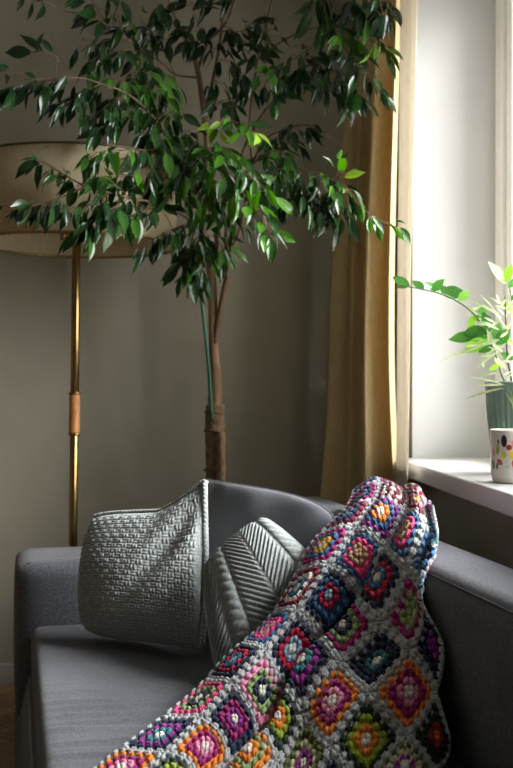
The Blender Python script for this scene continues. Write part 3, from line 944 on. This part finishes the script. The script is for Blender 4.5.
# ------------------------------------------------------------------ leaves
def leaf_mesh(name, m, L_=1.0, W_=0.44, droop=0.25, foldv=0.22, tip=1.0, ns=8, curl=0.0):
    """unit leaf along +X, face +Z, pointed (acuminate) tip, V-folded along the midrib"""
    V, F = [], []
    prev = None
    for i in range(ns + 1):
        t = i / ns
        w = W_ / 2 * (t ** 0.85 * (1 - t) ** 1.05 / 0.2707 if 0 < t < 1 else 0)
        w = w * (1 - 0.45 * tip * max(0, t - 0.62) / 0.38)
        x = t * L_; z = -droop * t * t + curl * math.sin(PI * t)
        if i == 0 or i == ns:
            V.append((x, 0, z)); cur = [len(V) - 1]
        else:
            zz = z + w * foldv
            V += [(x, -w, zz), (x, -w * .5, z + w * foldv * .35), (x, 0, z), (x, w * .5, z + w * foldv * .35), (x, w, zz)]
            cur = list(range(len(V) - 5, len(V)))
        if prev is not None:
            if len(prev) == 1:
                for k in range(4): F.append((prev[0], cur[k], cur[k + 1]))
            elif len(cur) == 1:
                for k in range(4): F.append((prev[k], cur[0], prev[k + 1]))
            else:
                for k in range(4): F.append((prev[k], cur[k], cur[k + 1], prev[k + 1]))
        prev = cur
    return V, F

def basis(loc, xdir, ndir, s, sy=None):
    x = Vector(xdir).normalized(); n = Vector(ndir); n = n - x * n.dot(x)
    if n.length < 1e-4: n = x.orthogonal()
    n.normalize(); y = n.cross(x)
    m = Matrix(((x.x, y.x, n.x, 0), (x.y, y.y, n.y, 0), (x.z, y.z, n.z, 0), (0, 0, 0, 1)))
    return Matrix.Translation(Vector(loc)) @ m @ Matrix.Diagonal((s, s * (sy or 1), s, 1))

# ------------------------------------------------------------------ weeping fig behind the sofa
M_LEAF = [leaf_mat('fig_leaf_dark', (0.006, 0.022, 0.007), (0.016, 0.050, 0.012), 0.22, 0.10),
          leaf_mat('fig_leaf_mid', (0.012, 0.044, 0.008), (0.028, 0.095, 0.014), 0.20, 0.15),
          leaf_mat('fig_leaf_young', (0.035, 0.12, 0.010), (0.08, 0.22, 0.02), 0.25, 0.25),
          leaf_mat('fig_leaf_new', (0.22, 0.40, 0.03), (0.32, 0.50, 0.05), 0.35, 0.35)]
M_BARK = mat('fig_bark', (0.17, 0.10, 0.055), 0.85, col2=(0.36, 0.22, 0.125), nscale=40, bump=0.6, bscale=80, stretch=(1, 1, 0.3))
M_TWIG = mat('fig_twig', (0.09, 0.05, 0.028), 0.8, col2=(0.17, 0.10, 0.05), nscale=30)
M_COIR = mat('coir_wrap', (0.11, 0.065, 0.036), 0.95, col2=(0.30, 0.19, 0.10), nscale=60, bump=1.0, bscale=140, bdist=0.004)
M_STAKE = mat('green_stake', (0.03, 0.13, 0.07), 0.5, noise=0.15, nscale=20)
M_POT = mat('grey_planter', (0.20, 0.19, 0.18), 0.6, noise=0.1)
M_SOIL = mat('potting_soil', (0.03, 0.02, 0.013), 0.95, col2=(0.07, 0.045, 0.03), nscale=60, bump=1.0, bscale=70, bdist=0.006)
TD = 3.86
tb = at(214, 480, TD)
fig = empty('weeping_fig_tree', (tb.x, tb.y, 0))
put(fig, 'tall weeping fig tree with drooping glossy leaves growing behind the sofa', 'tree')
bpy.context.view_layer.update()
pot = lathe_obj('planter', [(0, 0.0), (0.125, 0.0), (0.165, 0.33), (0.175, 0.335), (0.175, 0.36), (0.158, 0.36), (0.155, 0.32), (0.0, 0.32)], M_POT, fig, 40, (tb.x, tb.y, 0))
lathe_obj('soil', [(0, 0.335), (0.08, 0.338), (0.157, 0.33)], M_SOIL, pot, 32, (tb.x, tb.y, 0))
def bp(px, py, d, r):
    return (*at(px, py, d), r)
pxm = 3.86 / FPX
def branch(pts, name='branch', m=None, n=8):
    return tube_obj(name, [bp(*p) if name == 'trunk' else bp(p[0], p[1], p[2], p[3] * .85) for p in pts], m or (M_BARK if name == 'trunk' else M_TWIG), fig, n)
# trunk: thick coir-wrapped foot, then the bare stem that forks
branch([(214, 600, TD, .030), (214, 520, TD, .029), (214, 470, TD, .028), (215, 405, TD, .026), (216, 385, TD, .021), (214, 350, TD, .0175), (213, 310, TD, .017), (212, 280, TD, .016), (209, 262, TD, .0145), (206, 240, TD - .03, .012), (203, 205, TD - .05, .011), (207, 160, TD - .05, .0105), (205, 122, TD - .05, .010), (198, 72, TD - .05, .0095), (190, 48, TD - .06, .0075), (181, 30, TD - .08, .006), (168, -3, TD - .1, .005), (160, -60, TD - .1, .003)], 'trunk', n=12)
branch([(214, 345, TD - .005, .0135), (222, 300, TD - .02, .012), (228, 268, TD - .03, .0115), (226, 238, TD - .02, .011), (232, 205, TD, .010), (236, 180, TD, .009), (246, 145, TD, .0085), (262, 116, TD - .05, .008), (275, 100, TD - .1, .007), (296, 73, TD - .2, .006), (318, 62, TD - .3, .004), (345, 50, TD - .38, .003)], n=10)
branch([(210, 268, TD - .01, .009), (217, 247, TD, .009), (213, 210, TD + .02, .009), (208, 150, TD + .02, .0085), (206, 119, TD + .02, .008), (219, 51, TD + .02, .0075), (222, 25, TD + .02, .006), (224, -10, TD + .02, .005), (228, -70, TD, .003)], n=10)
branch([(198, 70, TD - .05, .007), (208, 43, TD - .05, .006), (226, 23, TD - .05, .005), (236, -5, TD - .05, .004), (250, -60, TD - .08, .0025)])
branch([(226, 258, TD - .03, .008), (238, 235, TD - .05, .006), (246, 200, TD - .08, .006), (252, 165, TD - .1, .006), (250, 120, TD - .08, .006), (258, 60, TD - .1, .005), (272, 0, TD - .1, .004), (284, -60, TD - .12, .003)])
branch([(196, 78, TD - .05, .005), (176, 75, TD - .12, .004), (160, 62, TD - .2, .003), (130, 42, TD - .3, .004), (106, 25, TD - .38, .0035), (89, 16, TD - .42, .003), (63, 11, TD - .45, .0028), (40, 0, TD - .5, .002)])
branch([(203, 222, TD - .04, .006), (188, 175, TD - .18, .0055), (160, 127, TD - .36, .005), (145, 109, TD - .44, .0045), (127, 94, TD - .52, .004), (101, 84, TD - .58, .0032), (76, 78, TD - .62, .0025), (25, 80, TD - .7, .0015)])
branch([(206, 246, TD - .04, .006), (192, 222, TD - .2, .005), (160, 205, TD - .42, .0045), (130, 198, TD - .60, .004), (109, 193, TD - .66, .0035), (86, 188, TD - .70, .003), (63, 197, TD - .72, .0025), (33, 206, TD - .74, .002), (4, 212, TD - .76, .0012)])
branch([(109, 193, TD - .66, .003), (86, 186, TD - .70, .0025), (70, 178, TD - .71, .002), (52, 168, TD - .72, .0014), (38, 160, TD - .72, .0010)])
branch([(232, 205, TD, .007), (245, 175, TD - .15, .005), (262, 158, TD - .3, .004), (288, 165, TD - .42, .0035), (320, 175, TD - .48, .003), (341, 187, TD - .50, .0025), (367, 213, TD - .52, .002), (397, 229, TD - .54, .0012)])
branch([(252, 165, TD - .1, .005), (265, 140, TD - .2, .004), (288, 129, TD - .3, .003), (311, 126, TD - .36, .0025), (340, 143, TD - .40, .0016)])
branch([(204, 215, TD - .04, .005), (196, 190, TD - .2, .004), (190, 160, TD - .36, .0035), (210, 158, TD - .48, .003), (236, 185, TD - .55, .0025), (262, 215, TD - .58, .002), (278, 243, TD - .6, .0012)])
branch([(258, 60, TD - .1, .004), (285, 40, TD - .2, .003), (318, 28, TD - .32, .0025), (352, 30, TD - .40, .002), (378, 45, TD - .44, .0014)])
branch([(205, 130, TD - .05, .005), (180, 140, TD - .25, .004), (150, 150, TD - .45, .003), (120, 160, TD - .6, .002)])
# coir wrap with its tie, and the green plant stake
wr = []
for k in range(26):
    t = k / 25
    p = at(213.5 + 1.5 * t, 560 - 155 * t, TD); wr.append((*p, 0.036 + 0.003 * math.sin(9 * t) - 0.004 * t))
wrap = tube_obj('coir_wrap', wr, M_COIR, fig, 14, 2)
for (yy, r) in ((431, .0385), (470, .040), (412, 0.036)):
    c = at(215, yy, TD)
    tube_obj('twine_tie', [(c.x + r * math.cos(a), c.y + r * math.sin(a), c.z + .004 * math.sin(2 * a), .0035) for a in np.linspace(0, 2 * PI, 25)], M_TWIG, wrap, 6, 1)
tube_obj('moss_pole', [bp(221, 600, TD - .05, .016), bp(221, 500, TD - .05, .016), bp(221.5, 432, TD - .05, .014)], M_COIR, fig, 10)
tube_obj('stake', [bp(212, 420, TD - .04, .0065), bp(208, 360, TD - .05, .0065), bp(199, 278, TD - .06, .006)], M_STAKE, fig, 8)

# leafy sprays: (path in pixel+depth, leaves, leaf length in m, tone weights dark/mid/young/new)
D_, M_, Y_, N_ = (1, 0, 0, 0), (.5, .5, 0, 0), (.1, .4, .5, 0), (0, .2, .5, .3)
DM = (.75, .25, 0, 0); MY = (.25, .5, .25, 0)
SPR = []
def spr(pts, n, size=.078, tone=DM, hang=0.75):
    SPR.append((pts, n, size, tone, hang))
d0 = TD
# far left, upper
spr([(76, 78, 3.24), (45, 82, 3.2), (8, 90, 3.16)], 15, .085, D_)
spr([(101, 84, 3.28), (80, 95, 3.24), (62, 108, 3.2)], 12, .08, D_)
spr([(127, 94, 3.34), (110, 104, 3.3), (92, 118, 3.26)], 15, .08, DM)
spr([(60, 62, 3.3), (45, 52, 3.28), (35, 50, 3.27)], 2, .09, D_, .05)
spr([(55, 80, 3.2), (58, 50, 3.2), (51, 28, 3.2)], 1, .06, D_)
spr([(16, 80, 3.2), (14, 68, 3.2)], 2, .075, D_)
spr([(40, 0, 3.36), (32, -5, 3.36)], 3, .08, D_)
spr([(106, 25, 3.48), (98, 10, 3.46), (85, -8, 3.45)], 7, .088, DM)
spr([(130, 42, 3.56), (118, 18, 3.5), (112, -8, 3.5)], 9, .088, DM)
spr([(110, 40, 3.5), (95, 45, 3.46), (80, 46, 3.44)], 6, .07, DM)
spr([(150, 55, 3.62), (128, 50, 3.5), (108, 55, 3.44), (88, 66, 3.4)], 16, .08, M_)
spr([(145, 60, 3.6), (135, 75, 3.46), (112, 82, 3.36)], 12, .075, MY)
spr([(160, 62, 3.66), (150, 82, 3.5), (140, 95, 3.4)], 14, .08, MY)
spr([(168, 40, 3.7), (150, 30, 3.6), (138, 15, 3.55)], 9, .085, DM)
spr([(176, 75, 3.74), (165, 92, 3.56), (152, 108, 3.46)], 12, .075, MY)
# mid left, in front of the shade
spr([(145, 109, 3.42), (120, 118, 3.32), (98, 130, 3.26)], 14, .08, DM)
spr([(150, 150, 3.41), (125, 150, 3.28), (100, 152, 3.2), (88, 160, 3.18)], 16, .078, MY)
spr([(130, 198, 3.26), (112, 182, 3.2), (95, 172, 3.16)], 10, .075, M_)
spr([(86, 188, 3.16), (70, 178, 3.15), (50, 165, 3.14), (38, 158, 3.14)], 13, .07, DM)
spr([(109, 193, 3.2), (90, 205, 3.16), (72, 208, 3.15)], 11, .07, DM)
spr([(63, 197, 3.14), (45, 204, 3.12), (30, 208, 3.12)], 10, .08, D_)
spr([(26, 207, 3.12), (14, 206, 3.11), (2, 210, 3.1)], 4, .06, D_)
spr([(130, 198, 3.26), (110, 210, 3.18), (92, 222, 3.16), (82, 232, 3.15)], 13, .085, DM)
spr([(160, 205, 3.44), (140, 212, 3.3), (118, 220, 3.22)], 13, .078, MY)
spr([(165, 160, 3.5), (140, 172, 3.34), (120, 178, 3.26)], 14, .08, MY)
spr([(188, 175, 3.68), (165, 178, 3.5), (146, 190, 3.4)], 14, .08, M_)
spr([(192, 222, 3.66), (176, 228, 3.5), (160, 236, 3.42), (140, 250, 3.38)], 10, .075, DM)
# centre: bright drooping sprays towards the room
spr([(190, 130, 3.7), (172, 135, 3.5), (158, 150, 3.4)], 16, .08, MY)
spr([(200, 140, 3.7), (190, 150, 3.46), (184, 175, 3.38), (180, 200, 3.35)], 18, .085, Y_)
spr([(190, 160, 3.5), (210, 158, 3.38), (232, 180, 3.3), (258, 212, 3.27), (276, 240, 3.26)], 26, .085, Y_, .6)
spr([(200, 150, 3.5), (222, 148, 3.36), (245, 165, 3.3), (268, 195, 3.28)], 20, .085, Y_, .6)
spr([(210, 128, 3.6), (235, 122, 3.42), (255, 135, 3.34)], 12, .085, N_, .5)
spr([(205, 165, 3.55), (212, 185, 3.4), (214, 210, 3.34)], 14, .085, Y_)
spr([(215, 180, 3.6), (228, 200, 3.42), (236, 228, 3.38)], 13, .085, Y_)
spr([(205, 205, 3.75), (196, 225, 3.6), (190, 250, 3.56)], 12, .08, M_)
spr([(200, 235, 3.75), (190, 255, 3.6), (186, 280, 3.58)], 12, .085, M_)
spr([(205, 240, 3.75), (205, 258, 3.62), (198, 285, 3.6)], 10, .08, MY)
spr([(212, 235, 3.75), (222, 245, 3.62), (226, 262, 3.6)], 9, .078, MY)
spr([(175, 110, 3.6), (160, 118, 3.46), (150, 135, 3.4)], 15, .08, MY)
spr([(215, 105, 3.75), (228, 100, 3.6), (238, 108, 3.55)], 7, .08, M_)
# upper centre
spr([(219, 51, 3.88), (200, 40, 3.75), (185, 42, 3.7)], 8, .08, D_)
spr([(208, 43, 3.8), (196, 20, 3.7), (190, -4, 3.7)], 8, .08, D_)
spr([(182, 33, 3.78), (170, 20, 3.66), (160, 4, 3.62)], 9, .085, DM)
spr([(222, 25, 3.88), (240, 32, 3.8), (252, 22, 3.76)], 9, .085, D_)
spr([(224, 45, 3.86), (245, 42, 3.76), (262, 38, 3.7)], 8, .075, D_)
spr([(219, 60, 3.86), (232, 62, 3.8), (240, 66, 3.78)], 6, .07, D_)
spr([(214, 80, 3.86), (222, 85, 3.8)], 3, .10, D_, .95)
spr([(250, 90, 3.78), (240, 75, 3.74), (246, 92, 3.72)], 6, .08, D_, .9)
spr([(236, 0, 3.8), (226, -6, 3.76), (212, 0, 3.72)], 6, .08, D_)
spr([(258, 60, 3.76), (270, 40, 3.62), (262, 20, 3.6)], 10, .078, DM)
# right top, in front of the curtain
spr([(275, 100, 3.76), (282, 80, 3.58), (290, 62, 3.5)], 11, .08, M_)
spr([(262, 90, 3.7), (272, 72, 3.52), (280, 75, 3.45)], 9, .075, Y_)
spr([(296, 73, 3.66), (310, 72, 3.5), (322, 78, 3.42), (330, 92, 3.38)], 16, .085, D_, .9)
spr([(318, 62, 3.56), (335, 72, 3.44), (348, 88, 3.38), (355, 100, 3.36)], 14, .085, DM, .9)
spr([(345, 50, 3.48), (358, 60, 3.38), (368, 78, 3.34), (380, 95, 3.33)], 13, .075, DM, .9)
spr([(318, 28, 3.54), (335, 30, 3.44), (350, 38, 3.38)], 10, .075, Y_, .7)
spr([(345, 15, 3.5), (360, 12, 3.42), (372, 22, 3.38)], 12, .09, M_)
spr([(320, -10, 3.5), (325, 4, 3.46), (322, 20, 3.42)], 6, .1, M_, .9)
spr([(352, -8, 3.46), (362, 0, 3.4), (370, 8, 3.38)], 8, .09, DM)
spr([(372, -5, 3.42), (385, 2, 3.36), (388, 20, 3.34)], 8, .085, D_, .9)
spr([(378, 45, 3.42), (376, 40, 3.38), (383, 50, 3.36)], 5, .075, N_)
spr([(290, 62, 3.6), (305, 52, 3.5), (318, 45, 3.46)], 8, .07, M_)
# right middle
spr([(288, 165, 3.44), (275, 172, 3.36), (262, 185, 3.32)], 13, .075, MY)
spr([(262, 158, 3.56), (275, 150, 3.42), (286, 158, 3.38)], 13, .07, MY)
spr([(300, 170, 3.4), (300, 185, 3.36), (306, 205, 3.34)], 12, .08, DM, .9)
spr([(320, 175, 3.38), (322, 192, 3.34), (318, 215, 3.33)], 12, .082, DM, .9)
spr([(341, 187, 3.36), (336, 200, 3.33), (338, 222, 3.32)], 10, .085, DM, .9)
spr([(320, 175, 3.38), (345, 188, 3.34), (368, 212, 3.32), (396, 228, 3.3)], 13, .07, Y_, .55)
spr([(330, 180, 3.38), (340, 172, 3.36), (346, 160, 3.35)], 4, .07, N_, .1)
spr([(288, 129, 3.56), (300, 125, 3.5), (312, 128, 3.48)], 6, .07, D_, .95)
spr([(265, 140, 3.66), (280, 138, 3.56), (292, 145, 3.52)], 10, .065, DM)
spr([(280, 170, 3.42), (285, 190, 3.38), (282, 205, 3.37)], 9, .075, MY, .9)
spr([(255, 170, 3.6), (262, 190, 3.5), (268, 200, 3.45)], 9, .075, Y_)

R_ = random.Random(11)
leaf_specs = []      # (matrix, tone index, variant)
twigs_V, twigs_F = [], []
for (pts, n, size, tone, hang) in SPR:
    W = [np.array((*at(*p), 0.0016 - 0.0009 * i / max(1, len(pts) - 1))) for i, p in enumerate(pts)]
    P = spline(W, 5) if len(W) > 2 else [W[0] + (W[1] - W[0]) * t for t in np.linspace(0, 1, 5)]
    v_, f_ = tube(P, 5, len(twigs_V)); twigs_V += v_; twigs_F += f_
    n = int(round(n * 2.1))
    for k in range(n):
        t = (k + 0.6 + R_.uniform(-.3, .3)) / n
        f = min(len(P) - 1.001, max(0, t * (len(P) - 1))); i = int(f)
        p = P[i] + (P[i + 1] - P[i]) * (f - i)
        tw = Vector((P[i + 1] - P[i])[:3]).normalized()
        side = (-1) ** k
        lat = tw.cross(Vector((0, 0, 1)))
        if lat.length < 1e-3: lat = Vector((1, 0, 0))
        lat.normalize()
        az = R_.uniform(0, 2 * PI)
        rand = Vector((math.cos(az), math.sin(az), R_.uniform(-.3, .5)))
        hg = min(1, max(0.0, hang + R_.uniform(-.5, .15)))
        dirv = (tw * 0.5 + lat * side * 0.55 + rand * 0.35) * (1 - hg * 0.75) + Vector((0, 0, -1)) * hg
        dirv.normalize()
        pet = Vector(p[:3]) + (lat * side * .014 + rand * 0.018 + dirv * 0.012)
        # petiole
        v_, f_ = tube([(*p[:3], .0007), (*pet, .0006)], 4, len(twigs_V)); twigs_V += v_; twigs_F += f_
        # blades turn broadly towards the light and the room
        nrm_ = Vector((R_.gauss(0.3, .7), R_.gauss(-0.6, .6), R_.gauss(0.45, .4)))
        s = size * R_.uniform(0.6, 1.15)
        ti = R_.choices(range(4), weights=tone)[0]
        leaf_specs.append((basis(pet, dirv, nrm_, s, R_.uniform(.85, 1.1)), ti, R_.randrange(4), s / (SY * pet.x + CY * pet.y)))
link('twigs', mesh_np('twigs', twigs_V, twigs_F, M_TWIG), fig)['kind'] = 'stuff'
SHAPES = [dict(W_=0.37, droop=0.14, foldv=0.25), dict(W_=0.34, droop=0.28, foldv=0.35), dict(W_=0.30, droop=0.05, foldv=0.55), dict(W_=0.39, droop=-0.10, foldv=0.2, curl=.05)]
leaf_me = {}
for ti in range(4):
    for vi, kw in enumerate(SHAPES):
        v_, f_ = leaf_mesh('leaf', None, **kw); leaf_me[ti, vi] = mesh_np('leaf', v_, f_, M_LEAF[ti])
order = sorted(range(len(leaf_specs)), key=lambda i: -leaf_specs[i][3])
fig_inv = fig.matrix_basis.inverted()
rest_V, rest_F, rest_M = [], [], []
for rank, i in enumerate(order):
    mx, ti, vi, _ = leaf_specs[i]
    if rank < 290:
        o = bpy.data.objects.new('leaf', leaf_me[ti, vi]); COL.objects.link(o); o.parent = fig
        o.matrix_basis = fig_inv @ mx
    else:
        v_, f_ = leaf_mesh('leaf', None, **SHAPES[vi]); o0 = len(rest_V)
        rest_V += [tuple(mx @ Vector(q)) for q in v_]; rest_F += [tuple(a + o0 for a in f) for f in f_]; rest_M += [ti] * len(f_)
link('foliage', mesh_np('foliage', rest_V, rest_F, M_LEAF, True, rest_M), fig)['kind'] = 'stuff'
print('fig leaves', len(leaf_specs))

# ------------------------------------------------------------------ plants on the sill
M_GREENPOT = mat('green_ribbed_glaze', (0.21, 0.32, 0.26), 0.25, noise=0.15, nscale=10)
M_CUP = mat('cream_ceramic', (0.66, 0.63, 0.55), 0.2, noise=0.03, nscale=10)
M_ZZ = leaf_mat('glossy_green_leaf', (0.03, 0.12, 0.02), (0.08, 0.22, 0.045), 0.25, 0.25)
M_ZZN = leaf_mat('lime_new_leaf', (0.12, 0.30, 0.03), (0.22, 0.42, 0.06), 0.3, 0.35)
M_VAR = leaf_mat('variegated_leaf', (0.22, 0.32, 0.12), (0.50, 0.55, 0.34), 0.4, 0.3)
M_STEM = mat('dark_green_stem', (0.06, 0.10, 0.035), 0.6, col2=(0.12, 0.17, 0.06), nscale=20)
M_STEMD = mat('brown_stem', (0.05, 0.035, 0.03), 0.6, noise=0.2, nscale=20)
pc = at(518, 440, 3.10); pc.z = WZ0
plant = empty('potted_plant', pc)
put(plant, 'leafy potted plant with a long arching stem in a green ribbed pot on the sill', 'plant')
bpy.context.view_layer.update()
# ribbed pot: flutes as real relief
prof = [(0.0, 0.0), (0.058, 0.0), (0.066, 0.004), (0.076, 0.10), (0.086, 0.20), (0.0935, 0.262), (0.096, 0.266), (0.093, 0.268), (0.089, 0.255), (0.085, 0.235)]
nr = 32; nn = nr * 6
V, F = [], []
for (r, z) in prof:
    for k in range(nn):
        a = 2 * PI * k / nn
        fl = 0.0055 * abs(math.sin(nr * a / 2)) if 0.003 < z < 0.262 and r > .06 else 0
        V.append((pc.x + (r + fl) * math.cos(a), pc.y + (r + fl) * math.sin(a), pc.z + z))
for i in range(len(prof) - 1):
    for k in range(nn):
        k2 = (k + 1) % nn; F.append((i * nn + k, i * nn + k2, (i + 1) * nn + k2, (i + 1) * nn + k))
gp = link('ribbed_pot', mesh_np('ribbed_pot', V, F, M_GREENPOT), plant)
lathe_obj('soil', [(0, 0.243), (0.05, 0.245), (0.086, 0.24)], M_SOIL, gp, 32, tuple(pc))
zz_me = {}
for key, m in (('g', M_ZZ), ('n', M_ZZN)):
    v_, f_ = leaf_mesh('leaf', None, W_=0.40, droop=.06, foldv=.15, tip=.3); zz_me[key] = mesh_np('leaf', v_, f_, m)
v_, f_ = leaf_mesh('leaf', None, W_=0.06, droop=.25, foldv=.3, tip=.2); zz_me['v'] = mesh_np('leaf', v_, f_, M_VAR)
v_, f_ = leaf_mesh('leaf', None, W_=0.17, droop=.15, foldv=.3, tip=.2); zz_me['w'] = mesh_np('leaf', v_, f_, M_VAR)
pinv = plant.matrix_basis.inverted()
def pleaf(key, px, py, d, tx, ty, td=0.0, nrm_=(0.1, -0.9, 0.35), wide=1.0, name='leaf'):
    a = at(px, py, d); b = at(tx, ty, d + td)
    o = bpy.data.objects.new(name, zz_me[key]); COL.objects.link(o); o.parent = plant
    o.matrix_basis = pinv @ basis(a, b - a, nrm_, (b - a).length, wide)
def pstem(pts, m=M_STEM, r0=.0035, r1=.0015):
    n = len(pts); tube_obj('stem', [(*at(*p), r0 + (r1 - r0) * i / (n - 1)) for i, p in enumerate(pts)], m, plant, 6)
# arching stem
pstem([(514, 392, 3.10), (503, 378, 3.08), (495, 352, 3.06), (484, 328, 3.04), (472, 312, 3.03), (455, 300, 3.02), (438, 293, 3.01), (420, 289, 3.0), (405, 286, 3.0), (395, 284, 3.0)])
for (px, py, tx, ty, k) in [(410, 287, 392, 276, 'g'), (408, 286, 396, 287, 'g'), (424, 289, 412, 280, 'g'), (440, 293, 425, 281, 'g'), (441, 293, 466, 292, 'g'), (432, 291, 444, 279, 'g'), (452, 298, 438, 284, 'g'), (458, 301, 470, 290, 'n'), (476, 336, 448, 339, 'g'), (486, 330, 462, 334, 'g'), (488, 335, 463, 353, 'n'), (490, 338, 472, 330, 'g'), (493, 346, 478, 352, 'g'), (478, 318, 486, 306, 'g'), (476, 315, 468, 328, 'n'), (496, 345, 510, 328, 'g'), (494, 340, 500, 322, 'g'), (500, 365, 488, 370, 'n'), (490, 332, 483, 312, 'g')]:
    pleaf(k, px, py, 3.03 + .01 * R_.uniform(-1, 1), tx, ty, R_.uniform(-.02, .02), (R_.uniform(-.3, .3), -0.85, R_.uniform(.1, .6)), R_.uniform(1.15, 1.5))
# upright stems with fresh leaves
pstem([(514, 392, 3.10), (508, 360, 3.09), (506, 325, 3.09), (505, 296, 3.09)], M_STEMD, .0032, .0025)
pstem([(516, 392, 3.12), (515, 350, 3.12), (513, 310, 3.12), (509, 285, 3.12)], M_STEM)
for (px, py, tx, ty, k) in [(506, 284, 489, 261, 'n'), (504, 283, 512, 263, 'n'), (508, 288, 520, 276, 'g'), (511, 300, 526, 290, 'g'), (512, 312, 500, 300, 'n'), (513, 325, 527, 315, 'g'), (514, 345, 502, 337, 'n'), (514, 352, 528, 345, 'g'), (515, 360, 500, 352, 'g')]:
    pleaf(k, px, py, 3.10, tx, ty, R_.uniform(-.02, .02), (R_.uniform(-.3, .3), -0.85, R_.uniform(.1, .5)), R_.uniform(.95, 1.2))
# variegated slender leaves spilling around the rim
for (px, py, tx, ty) in [(505, 388, 462, 395), (503, 385, 476, 384), (507, 386, 470, 372), (510, 388, 520, 430), (505, 392, 528, 424), (500, 340, 440, 356), (498, 315, 470, 296), (503, 322, 486, 300), (500, 350, 476, 366), (505, 318, 515, 300), (499, 330, 478, 318), (496, 312, 482, 292), (505, 335, 515, 318), (502, 305, 491, 296), (507, 345, 492, 328), (508, 372, 494, 358), (506, 380, 519, 366), (500, 372, 478, 376)]:
    pleaf('v', px, py, 3.02, tx, ty, R_.uniform(-.04, .02), (R_.uniform(-.4, .4), -0.8, R_.uniform(.1, .6)), R_.uniform(.9, 1.5), 'variegated_leaf')
for (px, py, tx, ty) in [(505, 345, 488, 352), (502, 318, 492, 308), (508, 330, 500, 318), (506, 360, 517, 348), (497, 322, 487, 328), (503, 352, 492, 342), (505, 310, 513, 302), (500, 308, 506, 298)]:
    pleaf('w', px, py, 3.01, tx, ty, R_.uniform(-.03, .02), (R_.uniform(-.4, .4), -0.8, R_.uniform(.1, .6)), 1.0, 'variegated_leaf')

for k in range(26):
    px, py = R_.uniform(478, 515), R_.uniform(300, 372)
    an = R_.uniform(PI * .55, PI * 1.25) if R_.random() < .7 else R_.uniform(0, 2 * PI)
    ln = R_.uniform(9, 17)
    pleaf('w', px, py, 3.0 + R_.uniform(-.03, .06), px + ln * math.cos(an), py - ln * math.sin(an), R_.uniform(-.02, .02), (R_.uniform(-.5, .5), -0.8, R_.uniform(.1, .6)), R_.uniform(1.0, 1.6), 'variegated_leaf')

# painted ceramic cup
cc_ = at(512.5, 480, 2.84); cc_.z = WZ0
cup = empty('painted_cup', cc_)
put(cup, 'cream ceramic cup painted with small red, yellow and green petals on the sill', 'cup')
bpy.context.view_layer.update()
cprof = [(0.0, 0.0), (0.044, 0.0), (0.051, 0.004), (0.0555, 0.02), (0.0572, 0.06), (0.0568, 0.10), (0.0580, 0.130), (0.0592, 0.1395), (0.0575, 0.141), (0.0540, 0.135), (0.0525, 0.10), (0.0525, 0.02), (0.0, 0.012)]
lathe_obj('cup_body', cprof, M_CUP, cup, 64, tuple(cc_))
def crad(z):
    return float(np.interp(z, [0.004, .02, .06, .10, .13], [.051, .0555, .0572, .0568, .058]))
def petal(px, py, w, h, rot, col, nm):
    """a flat painted spot following the cup wall"""
    d = 2.79
    p = at(px, py, d); z0 = p.z - cc_.z
    # angle on the wall from the pixel column
    r = crad(z0)
    off = (px - 512.5) / FPX * 2.80
    off = max(-r * .985, min(r * .985, off))
    view = math.atan2(-cc_.y, -cc_.x)
    ang0 = view - math.asin(off / r) * -1
    V = [None]; F = []
    ns = 14
    def wall(s, z):
        a = ang0 + s / r
        rr = crad(z) + 0.0004
        return (cc_.x + rr * math.cos(a), cc_.y + rr * math.sin(a), cc_.z + z)
    V = [wall(0, z0)]
    for k in range(ns):
        a = 2 * PI * k / ns
        x = w / 2 * math.cos(a); y = h / 2 * math.sin(a)
        V.append(wall(x * math.cos(rot) - y * math.sin(rot), z0 + x * math.sin(rot) + y * math.cos(rot)))
    for k in range(ns): F.append((0, 1 + k, 1 + (k + 1) % ns))
    link('painted_petal', mesh_np('painted_petal', V, F, PETAL[col]), cup)
PETAL = {k: mat('petal_' + k, c, 0.3, noise=0.15, nscale=80) for k, c in dict(black=(.02, .015, .015), red=(.42, .02, .03), pink=(.65, .25, .28), yellow=(.72, .52, .04), green=(.05, .13, .03), lime=(.30, .36, .05), mint=(.45, .62, .45), brick=(.5, .10, .06)).items()}
for (px, py, w, h, rot, c) in [(504.3, 441.3, .0135, .028, 0, 'black'), (509.2, 447.5, .013, .013, .5, 'red'), (498.3, 449.5, .009, .026, -.1, 'lime'), (498.8, 442, .006, .010, .4, 'green'), (494.2, 453, .012, .020, .2, 'pink'), (504, 455.5, .014, .015, 0, 'yellow'), (512, 455, .013, .018, .2, 'yellow'), (500, 462.5, .016, .013, -.5, 'brick'), (494, 465.5, .009, .024, .25, 'green'), (497.7, 467, .007, .014, 0, 'green'), (507.5, 466.5, .012, .010, 0, 'mint'), (513.5, 444, .009, .018, .3, 'pink'), (514, 464, .010, .018, .2, 'brick'), (519, 452, .011, .018, -.3, 'green'), (520, 463, .012, .014, 0, 'yellow'), (524, 446, .012, .016, 0, 'red')]:
    petal(px, py, w * 1.2, h * 1.15, rot, c, 'p')
